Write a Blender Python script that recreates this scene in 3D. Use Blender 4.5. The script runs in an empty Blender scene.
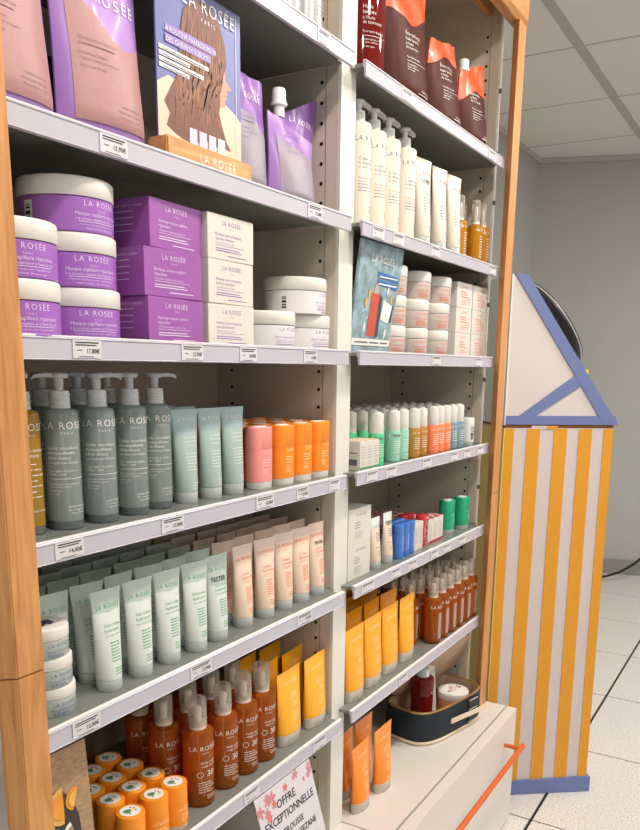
import bpy, bmesh, math, random
from mathutils import Vector, Matrix

random.seed(11)
sc = bpy.context.scene
C = sc.collection

# ------------------------------------------------------------------ camera
CAM_Z = 1.352
def make_camera():
    yaw, pitch, roll = (math.radians(a) for a in (30.122, -12.540, 0.782))
    fwd = Vector((math.cos(yaw) * math.cos(pitch), math.sin(yaw) * math.cos(pitch), math.sin(pitch)))
    right = fwd.cross(Vector((0, 0, 1))).normalized()
    up = right.cross(fwd)
    r2 = right * math.cos(roll) + up * math.sin(roll)
    u2 = -right * math.sin(roll) + up * math.cos(roll)
    m = Matrix((r2, u2, -fwd)).transposed().to_4x4()
    m.translation = Vector((0, 0, CAM_Z))
    cd = bpy.data.cameras.new('camera')
    cd.sensor_fit = 'HORIZONTAL'
    cd.sensor_width = 36
    cd.lens = 799.66 * 36 / 640
    cd.shift_x = (320 - 325.56) / 640
    cd.shift_y = (543.74 - 415) / 640
    cd.clip_start = 0.02
    co = bpy.data.objects.new('camera', cd)
    co.matrix_world = m
    C.objects.link(co)
    sc.camera = co
make_camera()

# ------------------------------------------------------------------ light
CEIL = 2.635
world = bpy.data.worlds.new('world')
sc.world = world
world.use_nodes = True
bgn = world.node_tree.nodes['Background']
bgn.inputs['Color'].default_value = (1.0, 0.97, 0.93, 1)
bgn.inputs['Strength'].default_value = 0.60

def lamp(name, loc, size, power, col, size_y=None, aim=None, spread=180):
    ld = bpy.data.lights.new(name, 'AREA')
    ld.energy = power
    ld.color = col
    if size_y:
        ld.shape = 'RECTANGLE'
        ld.size = size
        ld.size_y = size_y
    else:
        ld.shape = 'DISK'
        ld.size = size
    ld.spread = math.radians(spread)
    o = bpy.data.objects.new(name, ld)
    o.location = loc
    if aim is not None:
        o.rotation_euler = (Vector(aim) - Vector(loc)).to_track_quat('-Z', 'Y').to_euler()
    C.objects.link(o)
    return o

WARM = (1.0, 0.93, 0.84)
SPOTS = [(0.35, 0.02), (1.10, -0.02), (1.85, -0.02), (2.6, -0.25)]
for i, (sx, sy) in enumerate(SPOTS):
    lamp('downlight_lamp', (sx, sy, CEIL - 0.03), 0.14, 9.6, WARM, aim=(sx + 0.05, 0.75, 1.1), spread=150)
FILLS = [(3.2, -0.9), (4.6, -0.9), (0.6, -1.6)]  # unseen area lamps added to lift the room's ambient light
for (sx, sy) in FILLS:
    lamp('room_fill_lamp', (sx, sy, CEIL - 0.03), 0.6, 30, (1.0, 0.97, 0.93), size_y=0.6, aim=(sx, sy, 0))

vs = sc.view_settings
vs.view_transform = 'Standard'
vs.look = 'None'
vs.exposure = 0.0
vs.gamma = 1.0
vs.use_curve_mapping = False
sc.cycles.use_denoising = True
sc.cycles.max_bounces = 10
sc.cycles.transparent_max_bounces = 24
sc.cycles.caustics_reflective = False
sc.cycles.caustics_refractive = False

# ------------------------------------------------------------------ materials
def lin(c):
    return c / 12.92 if c <= 0.04045 else ((c + 0.055) / 1.055) ** 2.4
def rgb(h):
    h = h.lstrip('#')
    return tuple(lin(int(h[i:i + 2], 16) / 255) for i in (0, 2, 4)) + (1,)
MATS = {}
def mat(name, col, rough=0.45, var=0.06, scale=30, bump=0.0, metal=0.0, spec=0.5, coat=0.0, sss=0.0, emit=0.0, stretch=None):
    """plain surface with a faint procedural mottling"""
    if name in MATS:
        return MATS[name]
    m = bpy.data.materials.new(name)
    MATS[name] = m
    m.use_nodes = True
    nt = m.node_tree
    p = nt.nodes['Principled BSDF']
    c = rgb(col)
    tc = nt.nodes.new('ShaderNodeTexCoord')
    nz = nt.nodes.new('ShaderNodeTexNoise')
    nz.inputs['Scale'].default_value = scale
    nz.inputs['Detail'].default_value = 4
    if stretch:
        mp = nt.nodes.new('ShaderNodeMapping')
        mp.inputs['Scale'].default_value = stretch
        nt.links.new(tc.outputs['Object'], mp.inputs['Vector'])
        nt.links.new(mp.outputs['Vector'], nz.inputs['Vector'])
    else:
        nt.links.new(tc.outputs['Object'], nz.inputs['Vector'])
    mr = nt.nodes.new('ShaderNodeMapRange')
    mr.inputs['From Min'].default_value = 0.3
    mr.inputs['From Max'].default_value = 0.7
    mr.inputs['To Min'].default_value = 1 - var
    mr.inputs['To Max'].default_value = 1 + var
    nt.links.new(nz.outputs['Fac'], mr.inputs['Value'])
    hs = nt.nodes.new('ShaderNodeHueSaturation')
    hs.inputs['Color'].default_value = c
    nt.links.new(mr.outputs['Result'], hs.inputs['Value'])
    nt.links.new(hs.outputs['Color'], p.inputs['Base Color'])
    p.inputs['Roughness'].default_value = rough
    p.inputs['Metallic'].default_value = metal
    p.inputs['Specular IOR Level'].default_value = spec
    p.inputs['Coat Weight'].default_value = coat
    p.inputs['Coat Roughness'].default_value = 0.08
    if sss:
        p.inputs['Subsurface Weight'].default_value = sss
        p.inputs['Subsurface Radius'].default_value = (0.01, 0.006, 0.004)
        p.inputs['Subsurface Scale'].default_value = 0.6
    if emit:
        p.inputs['Emission Color'].default_value = c
        p.inputs['Emission Strength'].default_value = emit
    if bump:
        b = nt.nodes.new('ShaderNodeBump')
        b.inputs['Strength'].default_value = bump
        b.inputs['Distance'].default_value = 0.002
        nt.links.new(nz.outputs['Fac'], b.inputs['Height'])
        nt.links.new(b.outputs['Normal'], p.inputs['Normal'])
    return m

def clear(name, tint, body, dens, rough=0.06, gloss=0.5):
    """see-through plastic, glass or liquid: tinted clear mixed with a scattering body"""
    if name in MATS:
        return MATS[name]
    m = bpy.data.materials.new(name)
    MATS[name] = m
    m.use_nodes = True
    nt = m.node_tree
    p = nt.nodes['Principled BSDF']
    out = nt.nodes['Material Output']
    p.inputs['Base Color'].default_value = rgb(body)
    p.inputs['Roughness'].default_value = rough
    p.inputs['Specular IOR Level'].default_value = gloss
    tr = nt.nodes.new('ShaderNodeBsdfTransparent')
    tr.inputs['Color'].default_value = rgb(tint)
    nz = nt.nodes.new('ShaderNodeTexNoise')
    nz.inputs['Scale'].default_value = 18
    mr = nt.nodes.new('ShaderNodeMapRange')
    mr.inputs['To Min'].default_value = max(0, dens - 0.06)
    mr.inputs['To Max'].default_value = min(1, dens + 0.06)
    nt.links.new(nz.outputs['Fac'], mr.inputs['Value'])
    fr = nt.nodes.new('ShaderNodeLayerWeight')
    fr.inputs['Blend'].default_value = 0.35
    mx = nt.nodes.new('ShaderNodeMath')
    mx.operation = 'MAXIMUM'
    nt.links.new(mr.outputs['Result'], mx.inputs[0])
    nt.links.new(fr.outputs['Fresnel'], mx.inputs[1])
    mix = nt.nodes.new('ShaderNodeMixShader')
    nt.links.new(mx.outputs['Value'], mix.inputs['Fac'])
    nt.links.new(tr.outputs['BSDF'], mix.inputs[1])
    nt.links.new(p.outputs['BSDF'], mix.inputs[2])
    nt.links.new(mix.outputs['Shader'], out.inputs['Surface'])
    return m

def wood(name, c1, c2, scale=6.0, rough=0.42, axis=(14, 14, 1.1)):
    if name in MATS:
        return MATS[name]
    m = bpy.data.materials.new(name)
    MATS[name] = m
    m.use_nodes = True
    nt = m.node_tree
    p = nt.nodes['Principled BSDF']
    tc = nt.nodes.new('ShaderNodeTexCoord')
    mp = nt.nodes.new('ShaderNodeMapping')
    mp.inputs['Scale'].default_value = axis
    nz = nt.nodes.new('ShaderNodeTexNoise')
    nz.inputs['Scale'].default_value = scale
    nz.inputs['Detail'].default_value = 6
    nz.inputs['Distortion'].default_value = 1.2
    cr = nt.nodes.new('ShaderNodeValToRGB')
    cr.color_ramp.elements[0].color = rgb(c1)
    cr.color_ramp.elements[0].position = 0.32
    cr.color_ramp.elements[1].color = rgb(c2)
    cr.color_ramp.elements[1].position = 0.68
    nt.links.new(tc.outputs['Object'], mp.inputs['Vector'])
    nt.links.new(mp.outputs['Vector'], nz.inputs['Vector'])
    nt.links.new(nz.outputs['Fac'], cr.inputs['Fac'])
    nt.links.new(cr.outputs['Color'], p.inputs['Base Color'])
    p.inputs['Roughness'].default_value = rough
    b = nt.nodes.new('ShaderNodeBump')
    b.inputs['Strength'].default_value = 0.12
    b.inputs['Distance'].default_value = 0.001
    nt.links.new(nz.outputs['Fac'], b.inputs['Height'])
    nt.links.new(b.outputs['Normal'], p.inputs['Normal'])
    return m

def speckle(name, base, dark, light, scale=160, rough=0.3):
    if name in MATS:
        return MATS[name]
    m = bpy.data.materials.new(name)
    MATS[name] = m
    m.use_nodes = True
    nt = m.node_tree
    p = nt.nodes['Principled BSDF']
    tc = nt.nodes.new('ShaderNodeTexCoord')
    nz = nt.nodes.new('ShaderNodeTexNoise')
    nz.inputs['Scale'].default_value = scale
    nz.inputs['Detail'].default_value = 3
    cr = nt.nodes.new('ShaderNodeValToRGB')
    e = cr.color_ramp.elements
    e[0].color = rgb(dark); e[0].position = 0.33
    e[1].color = rgb(light); e[1].position = 0.68
    k = cr.color_ramp.elements.new(0.46); k.color = rgb(base)
    nt.links.new(tc.outputs['Object'], nz.inputs['Vector'])
    nt.links.new(nz.outputs['Fac'], cr.inputs['Fac'])
    nt.links.new(cr.outputs['Color'], p.inputs['Base Color'])
    p.inputs['Roughness'].default_value = rough
    return m

# ------------------------------------------------------------------ mesh helpers
class MB:
    def __init__(s):
        s.v = []; s.f = []
    def box(s, x0, x1, y0, y1, z0, z1):
        n = len(s.v)
        s.v += [(x, y, z) for z in (z0, z1) for y in (y0, y1) for x in (x0, x1)]
        s.f += [tuple(n + i for i in q) for q in ((0, 2, 3, 1), (4, 5, 7, 6), (0, 1, 5, 4), (2, 6, 7, 3), (0, 4, 6, 2), (1, 3, 7, 5))]
        return s
    def rings(s, prof, seg=24, cap0=True, cap1=True, sup=2.0, cx=0.0, cy=0.0):
        """stack of ellipses (z, a, b[, dx, dy]); sup > 2 squares the outline"""
        n = len(s.v)
        for q in prof:
            z, a, b = q[:3]
            dx, dy = (q[3], q[4]) if len(q) > 3 else (0, 0)
            for k in range(seg):
                t = 2 * math.pi * k / seg
                ct, st = math.cos(t), math.sin(t)
                e = 2.0 / sup
                s.v.append((cx + dx + a * math.copysign(abs(ct) ** e, ct), cy + dy + b * math.copysign(abs(st) ** e, st), z))
        for i in range(len(prof) - 1):
            for k in range(seg):
                k2 = (k + 1) % seg
                s.f.append((n + i * seg + k, n + i * seg + k2, n + (i + 1) * seg + k2, n + (i + 1) * seg + k))
        if cap0:
            s.f.append(tuple(n + k for k in reversed(range(seg))))
        if cap1:
            m0 = n + (len(prof) - 1) * seg
            s.f.append(tuple(m0 + k for k in range(seg)))
        return s
    def prism(s, pts, lo, hi, plane='xy'):
        """extrude a polygon; plane names the polygon's axes, lo..hi the third"""
        n = len(s.v)
        for h in (lo, hi):
            for (a, b) in pts:
                s.v.append({'xy': (a, b, h), 'xz': (a, h, b), 'yz': (h, a, b)}[plane])
        m = len(pts)
        s.f.append(tuple(n + k for k in range(m)))
        s.f.append(tuple(n + m + k for k in reversed(range(m))))
        for k in range(m):
            k2 = (k + 1) % m
            s.f.append((n + k, n + m + k, n + m + k2, n + k2))
        return s
    def pipe(s, pts, r, seg=10):
        n0 = len(s.v)
        pts = [Vector(p) for p in pts]
        prev = None
        for i, p in enumerate(pts):
            d = (pts[min(i + 1, len(pts) - 1)] - pts[max(i - 1, 0)]).normalized()
            if prev is None:
                prev = d.orthogonal().normalized()
            u = (prev - d * prev.dot(d)).normalized(); prev = u
            w = d.cross(u)
            rr = r[i] if isinstance(r, (list, tuple)) else r
            for k in range(seg):
                t = 2 * math.pi * k / seg
                s.v.append(tuple(p + (u * math.cos(t) + w * math.sin(t)) * rr))
        for i in range(len(pts) - 1):
            for k in range(seg):
                k2 = (k + 1) % seg
                s.f.append((n0 + i * seg + k, n0 + i * seg + k2, n0 + (i + 1) * seg + k2, n0 + (i + 1) * seg + k))
        s.f.append(tuple(n0 + k for k in reversed(range(seg))))
        m0 = n0 + (len(pts) - 1) * seg
        s.f.append(tuple(m0 + k for k in range(seg)))
        return s
    def grid(s, fn, nu, nv):
        n = len(s.v)
        for j in range(nv + 1):
            for i in range(nu + 1):
                s.v.append(tuple(fn(i / nu, j / nv)))
        for j in range(nv):
            for i in range(nu):
                a = n + j * (nu + 1) + i
                s.f.append((a, a + 1, a + nu + 2, a + nu + 1))
        return s
    def mesh(s, name, m, smooth=35, bevel=0.0, segs=2, fix=True):
        me = bpy.data.meshes.new(name)
        me.from_pydata(s.v, [], s.f)
        bm = bmesh.new(); bm.from_mesh(me)
        if fix:
            bmesh.ops.recalc_face_normals(bm, faces=bm.faces)
        if bevel:
            es = [e for e in bm.edges if len(e.link_faces) == 2 and e.calc_face_angle(0) > 0.5]
            bmesh.ops.bevel(bm, geom=es, offset=bevel, segments=segs, affect='EDGES', clamp_overlap=True)
        bm.to_mesh(me); bm.free()
        if smooth:
            for p in me.polygons:
                p.use_smooth = True
            me.set_sharp_from_angle(angle=math.radians(smooth))
        me.materials.append(m)
        me.update()
        return me

def obj(name, me, parent=None, loc=(0, 0, 0), rot=(0, 0, 0)):
    o = bpy.data.objects.new(name, me)
    C.objects.link(o)
    o.location = loc
    o.rotation_euler = rot
    if parent:
        o.parent = parent
    return o
def tag(o, label, cat, group=None):
    o['label'] = label; o['category'] = cat
    if group:
        o['group'] = group
    return o
def thing(name, label, cat, loc=(0, 0, 0), rot=(0, 0, 0), group=None):
    o = bpy.data.objects.new(name, None)
    o.empty_display_size = 0.02
    C.objects.link(o)
    o.location = loc
    o.rotation_euler = rot
    return tag(o, label, cat, group)
def structure(o):
    o['kind'] = 'structure'
    return o
def is_print(n):
    return n.endswith('print')
def place(kit, name, label, cat, loc, rz=0.0, group=None, tilt=(0, 0)):
    """kit: list of (part name, mesh, index of the part it belongs to or None)"""
    t = thing(name, label, cat, loc, (tilt[0], tilt[1], rz), group)
    made = []
    for (n, me, par) in kit:
        made.append(obj(n, me, t if par is None else made[par]))
        if is_print(n):
            made[-1]['kind'] = 'stuff'
    return t

# lettering: flat print laid on a surface
_txt = {}
HEAVY = ('OFFRE', 'EXCEPTIONNELLE', 'TROUSSE', 'LA ROSÉE X SEZANE', 'TESTER', 'TEST')
def glyphs(body, space=1.0):
    k = (body, space)
    if k in _txt:
        return _txt[k]
    cu = bpy.data.curves.new('t', 'FONT')
    cu.body = body
    cu.size = 1.0
    cu.space_character = space
    cu.resolution_u = 2
    cu.offset = 0.012 if body in HEAVY or '€' in body else -0.008
    ob = bpy.data.objects.new('t', cu)
    C.objects.link(ob)
    bpy.context.view_layer.update()
    ev = ob.evaluated_get(bpy.context.evaluated_depsgraph_get())
    me = ev.to_mesh()
    v = [(p.co.x, p.co.y) for p in me.vertices]
    f = [tuple(p.vertices) for p in me.polygons]
    ev.to_mesh_clear()
    bpy.data.objects.remove(ob)
    bpy.data.curves.remove(cu)
    x0 = min(p[0] for p in v); x1 = max(p[0] for p in v)
    v = [(p[0] - x0, p[1]) for p in v]
    _txt[k] = (v, f, x1 - x0)
    return _txt[k]
def printing(name, items, surf, m):
    """items: ('t', text, x, z, cap height, align, spacing) or ('b', x0, x1, z, h) or ('p', [(x,z)...]); surf(x, z) -> point"""
    mb = MB()
    for it in items:
        n = len(mb.v)
        if it[0] == 't':
            _, body, x, z, h, al = it[:6]
            v, f, w = glyphs(body, it[6] if len(it) > 6 else 1.0)
            k = h / 0.70
            ox = x - {'l': 0, 'c': 0.5, 'r': 1}[al] * w * k
            mb.v += [surf(ox + p[0] * k, z + p[1] * k) for p in v]
            mb.f += [tuple(n + i for i in q) for q in f]
        elif it[0] == 'b':
            _, x0, x1, z, h = it
            N = 2 if x1 - x0 < 0.012 else 6
            for i in range(N + 1):
                x = x0 + (x1 - x0) * i / N
                mb.v += [surf(x, z), surf(x, z + h)]
            mb.f += [(n + 2 * i, n + 2 * i + 2, n + 2 * i + 3, n + 2 * i + 1) for i in range(N)]
        elif it[0] == 'p':
            mb.v += [surf(x, z) for (x, z) in it[1]]
            mb.f.append(tuple(range(n, n + len(it[1]))))
        elif it[0] == 'o':
            _, x, z, r, w = it
            N = 20
            for i in range(N):
                t = 2 * math.pi * i / N
                mb.v += [surf(x + r * math.cos(t), z + r * math.sin(t)), surf(x + (r - w) * math.cos(t), z + (r - w) * math.sin(t))]
            mb.f += [(n + 2 * i, n + 2 * ((i + 1) % N), n + 2 * ((i + 1) % N) + 1, n + 2 * i + 1) for i in range(N)]
    return mb.mesh(name, m, smooth=0, fix=False)
def lines(x0, z, n, dz, w, h, seed=1):
    """n rows of small print too fine to read, as thin strokes"""
    r = random.Random(seed)
    out = []
    for i in range(n):
        end = x0 + w * r.uniform(0.65, 1.0)
        x = x0
        while x < end - w * 0.05:
            e = min(end, x + w * r.uniform(0.10, 0.30))
            out.append(('b', x, e, z - i * dz, h * 0.8))
            x = e + w * 0.045
    return out
def round_surf(r, eps=0.0004):
    return lambda x, z: ((r + eps) * math.sin(x / r), -(r + eps) * math.cos(x / r), z)
def flat_surf(y, eps=0.0004):
    return lambda x, z: (x, y - eps, z)
def prof_surf(prof, eps=0.0005):
    """elliptic stack like MB.rings"""
    def f(x, z):
        for i in range(len(prof) - 1):
            z0, z1 = prof[i][0], prof[i + 1][0]
            if z <= z1 or i == len(prof) - 2:
                t = 0 if z1 == z0 else min(1, max(0, (z - z0) / (z1 - z0)))
                a = prof[i][1] + (prof[i + 1][1] - prof[i][1]) * t + eps
                b = prof[i][2] + (prof[i + 1][2] - prof[i][2]) * t + eps
                break
        th = max(-1.5, min(1.5, x / a))
        return (a * math.sin(th), -b * math.cos(th), z)
    return f
ORD = ['first', 'second', 'third', 'fourth', 'fifth', 'sixth', 'seventh', 'eighth', 'ninth', 'tenth', 'eleventh', 'twelfth']
ROWS = ['front row', 'second row', 'third row', 'fourth row', 'fifth row', 'sixth row']

# ------------------------------------------------------------------ the room
M_WALL = mat('wall_paint', '#b2b1ad', 0.75, 0.02, 3)
M_CEIL = mat('ceiling_board', '#e6e3dd', 0.9, 0.03, 120, bump=0.15)
M_RUN = mat('ceiling_runner_grey', '#b9b5ad', 0.6, 0.02)
M_TILE = speckle('terrazzo_tile', '#d6d2cd', '#b3ada6', '#e4e1dc', 170, 0.32)
M_JOINT = mat('tile_joint_black', '#191817', 0.8, 0.1)
M_BASEB = mat('baseboard_grey', '#8d8c88', 0.5, 0.03)

TS = 0.557
fl = structure(obj('floor', MB().box(-1.2, 7.4, -3.0, 2.2, -0.06, -0.006).mesh('floor', M_JOINT, smooth=0)))
tile_me = MB().box(0.0035, TS - 0.0035, 0.005, TS - 0.005, -0.006, 0.0).mesh('floor_tile', M_TILE, smooth=0)
for i in range(-2, 13):
    for j in range(-4, 4):
        x = 3.9082 + (i - 6) * TS
        y = 0.5565 + (j - 1) * TS
        if x + TS < 7.3 and y + TS < 2.2 and x > -1.2:
            obj('floor_tile', tile_me, fl, (x, y, 0))

CT = 0.707
ce = structure(obj('ceiling', MB().box(-1.5, 7.4, -3.2, 2.2, CEIL + 0.008, CEIL + 0.05).mesh('ceiling', M_RUN, smooth=0)))
ct_me = MB().box(0.005, CT - 0.005, 0.021, CT - 0.021, CEIL - 0.002, CEIL + 0.008).mesh('ceiling_tile', M_CEIL, smooth=0)
for i in range(-6, 5):
    for j in range(-5, 2):
        x = 3.63 + i * CT; y = 0.946 + j * CT
        if x > -1.4 and x + CT < 7.35:
            obj('ceiling_tile', ct_me, ce, (x, y, 0))
run_me = MB().box(-1.4, 7.3, -0.02, 0.02, CEIL - 0.004, CEIL + 0.006).mesh('ceiling_runner', M_RUN, smooth=0)
for j in range(-5, 2):
    obj('ceiling_runner', run_me, ce, (0, 0.946 + j * CT, 0))
bar_me = MB().box(-0.006, 0.006, -3.0, 2.1, CEIL - 0.003, CEIL + 0.006).mesh('ceiling_bar', M_RUN, smooth=0)
for i in range(-6, 5):
    obj('ceiling_bar', bar_me, ce, (3.63 + i * CT, 0, 0))

structure(obj('wall_back', MB().box(-1.4, 5.337, 1.596, 1.70, 0, CEIL).mesh('wall_back', M_WALL, smooth=0)))
wd = Vector((0.322, -1.0)).normalized()
wn = Vector((-wd.y, wd.x))
w0 = Vector((5.337, 1.596)) - wd * 0.05
def wall_pts(a, b, t0, t1):
    return [tuple(w0 + wd * a + wn * t0), tuple(w0 + wd * b + wn * t0), tuple(w0 + wd * b + wn * t1), tuple(w0 + wd * a + wn * t1)]
structure(obj('wall_far', MB().prism(wall_pts(0, 4.6, 0.0, 0.12), 0, CEIL).mesh('wall_far', M_WALL, smooth=0)))
structure(obj('baseboard_far', MB().prism(wall_pts(0.05, 4.6, -0.02, 0.0), 0.0, 0.10).mesh('baseboard_far', M_BASEB, smooth=0)))
structure(obj('trim_1', MB().prism(wall_pts(0.05, 4.6, -0.03, 0.0), CEIL - 0.03, CEIL - 0.004).mesh('trim_1', M_RUN, smooth=0)))
structure(obj('trim_2', MB().box(-1.4, 5.33, 1.572, 1.596, CEIL - 0.03, CEIL - 0.004).mesh('trim_2', M_RUN, smooth=0)))

M_BLACK = mat('black_rubber', '#151515', 0.5, 0.1)
tag(obj('cable', MB().pipe([(5.2, 1.25, 0.006), (5.28, 1.06, 0.012), (5.32, 0.96, 0.028), (5.35, 0.88, 0.06), (5.38, 0.80, 0.12), (5.42, 0.72, 0.21), (5.46, 0.66, 0.30)], 0.008).mesh('cable', M_BLACK)),
    'black cable curving off the floor in front of the grey baseboard', 'cable')

M_LAMPW = mat('lamp_white', '#f2efe8', 0.4, 0.01)
M_GLOW = mat('lamp_glow', '#fff3df', 0.4, 0.0, emit=4.0)
for i, (sx, sy) in enumerate(SPOTS):
    t = thing('ceiling_downlight', 'round recessed ceiling downlight, %s along the shelves' % ORD[i], 'light', (sx, sy, CEIL - 0.022), group='ceiling downlights')
    obj('ring', MB().rings([(0.0, 0.095, 0.095), (0.018, 0.10, 0.10), (0.018, 0.08, 0.08), (0.0, 0.078, 0.078), (0.0, 0.095, 0.095)], 32, False, False).mesh('ring', M_LAMPW), t)
    obj('lens', MB().rings([(0.006, 0.077, 0.077), (0.016, 0.077, 0.077)], 32).mesh('lens', M_GLOW), t)

# ------------------------------------------------------------------ the shelving unit
M_PANEL = mat('cream_melamine', '#d3c6b2', 0.38, 0.02, 8)
M_PANEL_FRONT = mat('white_edge_band', '#dcd8cf', 0.25, 0.015, 8)
M_BACKP = mat('back_panel_cream', '#c6b8a2', 0.5, 0.02, 8)
M_HOLE = mat('peg_hole_black', '#0b0b0a', 0.9, 0.1)
M_WOOD = wood('beech_wood', '#b2773f', '#d2985d')
M_WOOD_H = wood('beech_wood_beam', '#b2773f', '#d2985d', axis=(1.1, 14, 14))
M_ALU = mat('brushed_aluminium', '#b9bbbd', 0.28, 0.03, 60, metal=0.9)
M_CHROME = mat('polished_trim', '#e6ebee', 0.06, 0.01, 10, metal=1.0)
M_RAIL = mat('label_rail_plastic', '#bab5bf', 0.25, 0.02, 20)
M_GLASS = clear('shelf_glass', '#b4bcb4', '#8f938c', 0.74, 0.10, 0.8)
M_GREEN = mat('glass_edge_green', '#4c5c4e', 0.2, 0.05)
M_GREY = mat('dark_grey_panel', '#4b4c4a', 0.6, 0.05)

XL0, XL1 = 0.571, 1.3465
XR0, XR1 = 1.399, 2.174
YF, YB = 0.765, 1.044
LIPY = 0.727
Z = dict(A=1.8768, B=1.6123, C=1.3805, D=1.1491, E=0.9189, F=0.6487)
S = {k: v - 0.003 for k, v in Z.items()}
S['G'] = 0.3685
TOP = 2.27
unit = thing('shelving_unit', 'tall wood-framed double shelving unit with cream side panels', 'shelving unit', (1.37, 0.9, 0))
def upart(name, me, par=None):
    o = obj(name, me)
    o.parent = par or unit
    o.location = (-1.37, -0.9, 0) if par is None else (0, 0, 0)
    return o
upart('back_panel', MB().box(0.545, 1.372, YB, YB + 0.012, 0.37, TOP).mesh('back_panel', M_BACKP, smooth=0))
upart('back_panel', MB().box(1.374, 2.20, YB, YB + 0.012, 0.37, TOP).mesh('back_panel', M_BACKP, smooth=0))
def side_panel(x0, x1, y0=YF, faces=()):
    p = upart('side_panel', MB().box(x0, x1, y0 + 0.004, YB - 0.001, 0.37, TOP).mesh('side_panel', M_PANEL, smooth=0))
    upart('edge_band', MB().box(x0 - 0.0005, x1 + 0.0005, y0, y0 + 0.004, 0.37, TOP).mesh('edge_band', M_PANEL_FRONT, smooth=0), p)
    for (x, sgn) in faces:
        h = MB()
        for yy in (0.801, 1.008):
            for k in range(52):
                zz = 0.47 + k * 0.0335
                if zz > TOP - 0.05:
                    break
                n = len(h.v)
                for q in range(8):
                    t = 2 * math.pi * q / 8
                    h.v.append((x + sgn * 0.0006, yy + 0.0035 * math.cos(t), zz + 0.0035 * math.sin(t)))
                h.f.append(tuple(range(n, n + 8)))
        o = upart('peg_holes', h.mesh('peg_holes', M_HOLE, smooth=0, fix=False), p)
        o['kind'] = 'stuff'
        seam = MB().box(min(x, x + sgn * 0.0006), max(x, x + sgn * 0.0006), 0.7915, 0.7925, 0.3, TOP).mesh('panel_seam', mat('seam_line', '#8b8273', 0.6), smooth=0)
        upart('panel_seam', seam, p)
side_panel(0.545, XL0)
side_panel(XL1, 1.3725, faces=((XL1, -1),))
side_panel(1.373, XR0)
side_panel(XR1, 2.193, faces=((XR1, -1),))
# white glossy front trim on the centre divider
upart('divider_trim', MB().box(XL1 - 0.0005, XR0 + 0.0005, YF - 0.004, YF - 0.0005, 0.37, TOP).mesh('divider_trim', M_PANEL_FRONT, smooth=0))
# beech posts with chamfered edges, in two lengths, and the beam on top
ZJ = 1.010
postL = [(0.5457, 0.706), (0.583, 0.706), (0.583, 0.7255), (0.532, 0.7255), (0.532, 0.722)]
postR = [(2.132, 0.706), (2.190, 0.706), (2.2025, 0.717), (2.2025, 0.7285), (2.157, 0.7285), (2.142, 0.722)]
for pts in (postL, postR):
    for (a, b) in ((0.37, ZJ - 0.0006), (ZJ + 0.0006, 2.1925)):
        upart('post', MB().prism(pts, a, b).mesh('post', M_WOOD, smooth=0, bevel=0.0012))
upart('top_beam', MB().prism([(0.706, 2.205), (0.716, 2.193), (0.740, 2.193), (0.740, 2.275), (0.706, 2.275)], 0.532, 2.2025, 'yz').mesh('top_beam', M_WOOD_H, smooth=0, bevel=0.0012))
upart('roof_board', MB().box(0.545, 2.20, 0.7405, YB, TOP, TOP + 0.02).mesh('roof_board', M_PANEL, smooth=0))
upart('fascia_board', MB().box(1.40, 2.172, 0.79, 0.806, 2.225, TOP).mesh('fascia_board', M_WOOD_H, smooth=0, bevel=0.001))
for zz in (0.62, 1.02, 1.32, 1.52, 1.78, 1.90, 2.05):
    upart('bolt', MB().pipe([(2.181, 0.7645, zz), (2.181, 0.7585, zz)], 0.006, 10).mesh('bolt', MATS.get('bolt_dark') or mat('bolt_dark', '#8a857d', 0.35, 0.05, metal=0.7)))
# neighbouring unit's grey side seen past the left post
tag(obj('side_cabinet', MB().box(0.02, 0.52, 0.80, 1.04, 0.0, 0.86).box(0.02, 0.525, 0.79, 1.04, 0.862, 0.875).mesh('side_cabinet', M_GREY, smooth=0, bevel=0.002)),
    'dark grey low cabinet side showing past the left wooden post', 'cabinet')

# shelves
M_RAIL_HI = mat('rail_highlight_white', '#efedea', 0.2, 0.01)
M_LABEL = mat('price_paper', '#cfcacd', 0.5, 0.01)
M_INK = mat('black_ink', '#232021', 0.6, 0.02)
def price_label(parent, x, w, price, z, seed):
    p = obj('price_label', MB().box(x, x + w, LIPY - 0.0012, LIPY - 0.0004, z - 0.0235, z - 0.003).mesh('price_label', M_LABEL, smooth=0), parent)
    it = [('b', x + 0.004, x + w - 0.004, z - 0.0065, 0.0014), ('b', x + 0.004, x + w - 0.008, z - 0.0092, 0.0012)]
    if price:
        it.append(('t', price, x + w - 0.003, z - 0.0178, 0.0052, 'r'))
    it.append(('b', x + 0.006, x + 0.014, z - 0.0150, 0.0008))
    it.append(('b', x + 0.008, x + w - 0.012, z - 0.0222, 0.0007))
    o = obj('print', printing('print', it, flat_surf(LIPY - 0.0012, 0.0003), M_INK), p)
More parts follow.
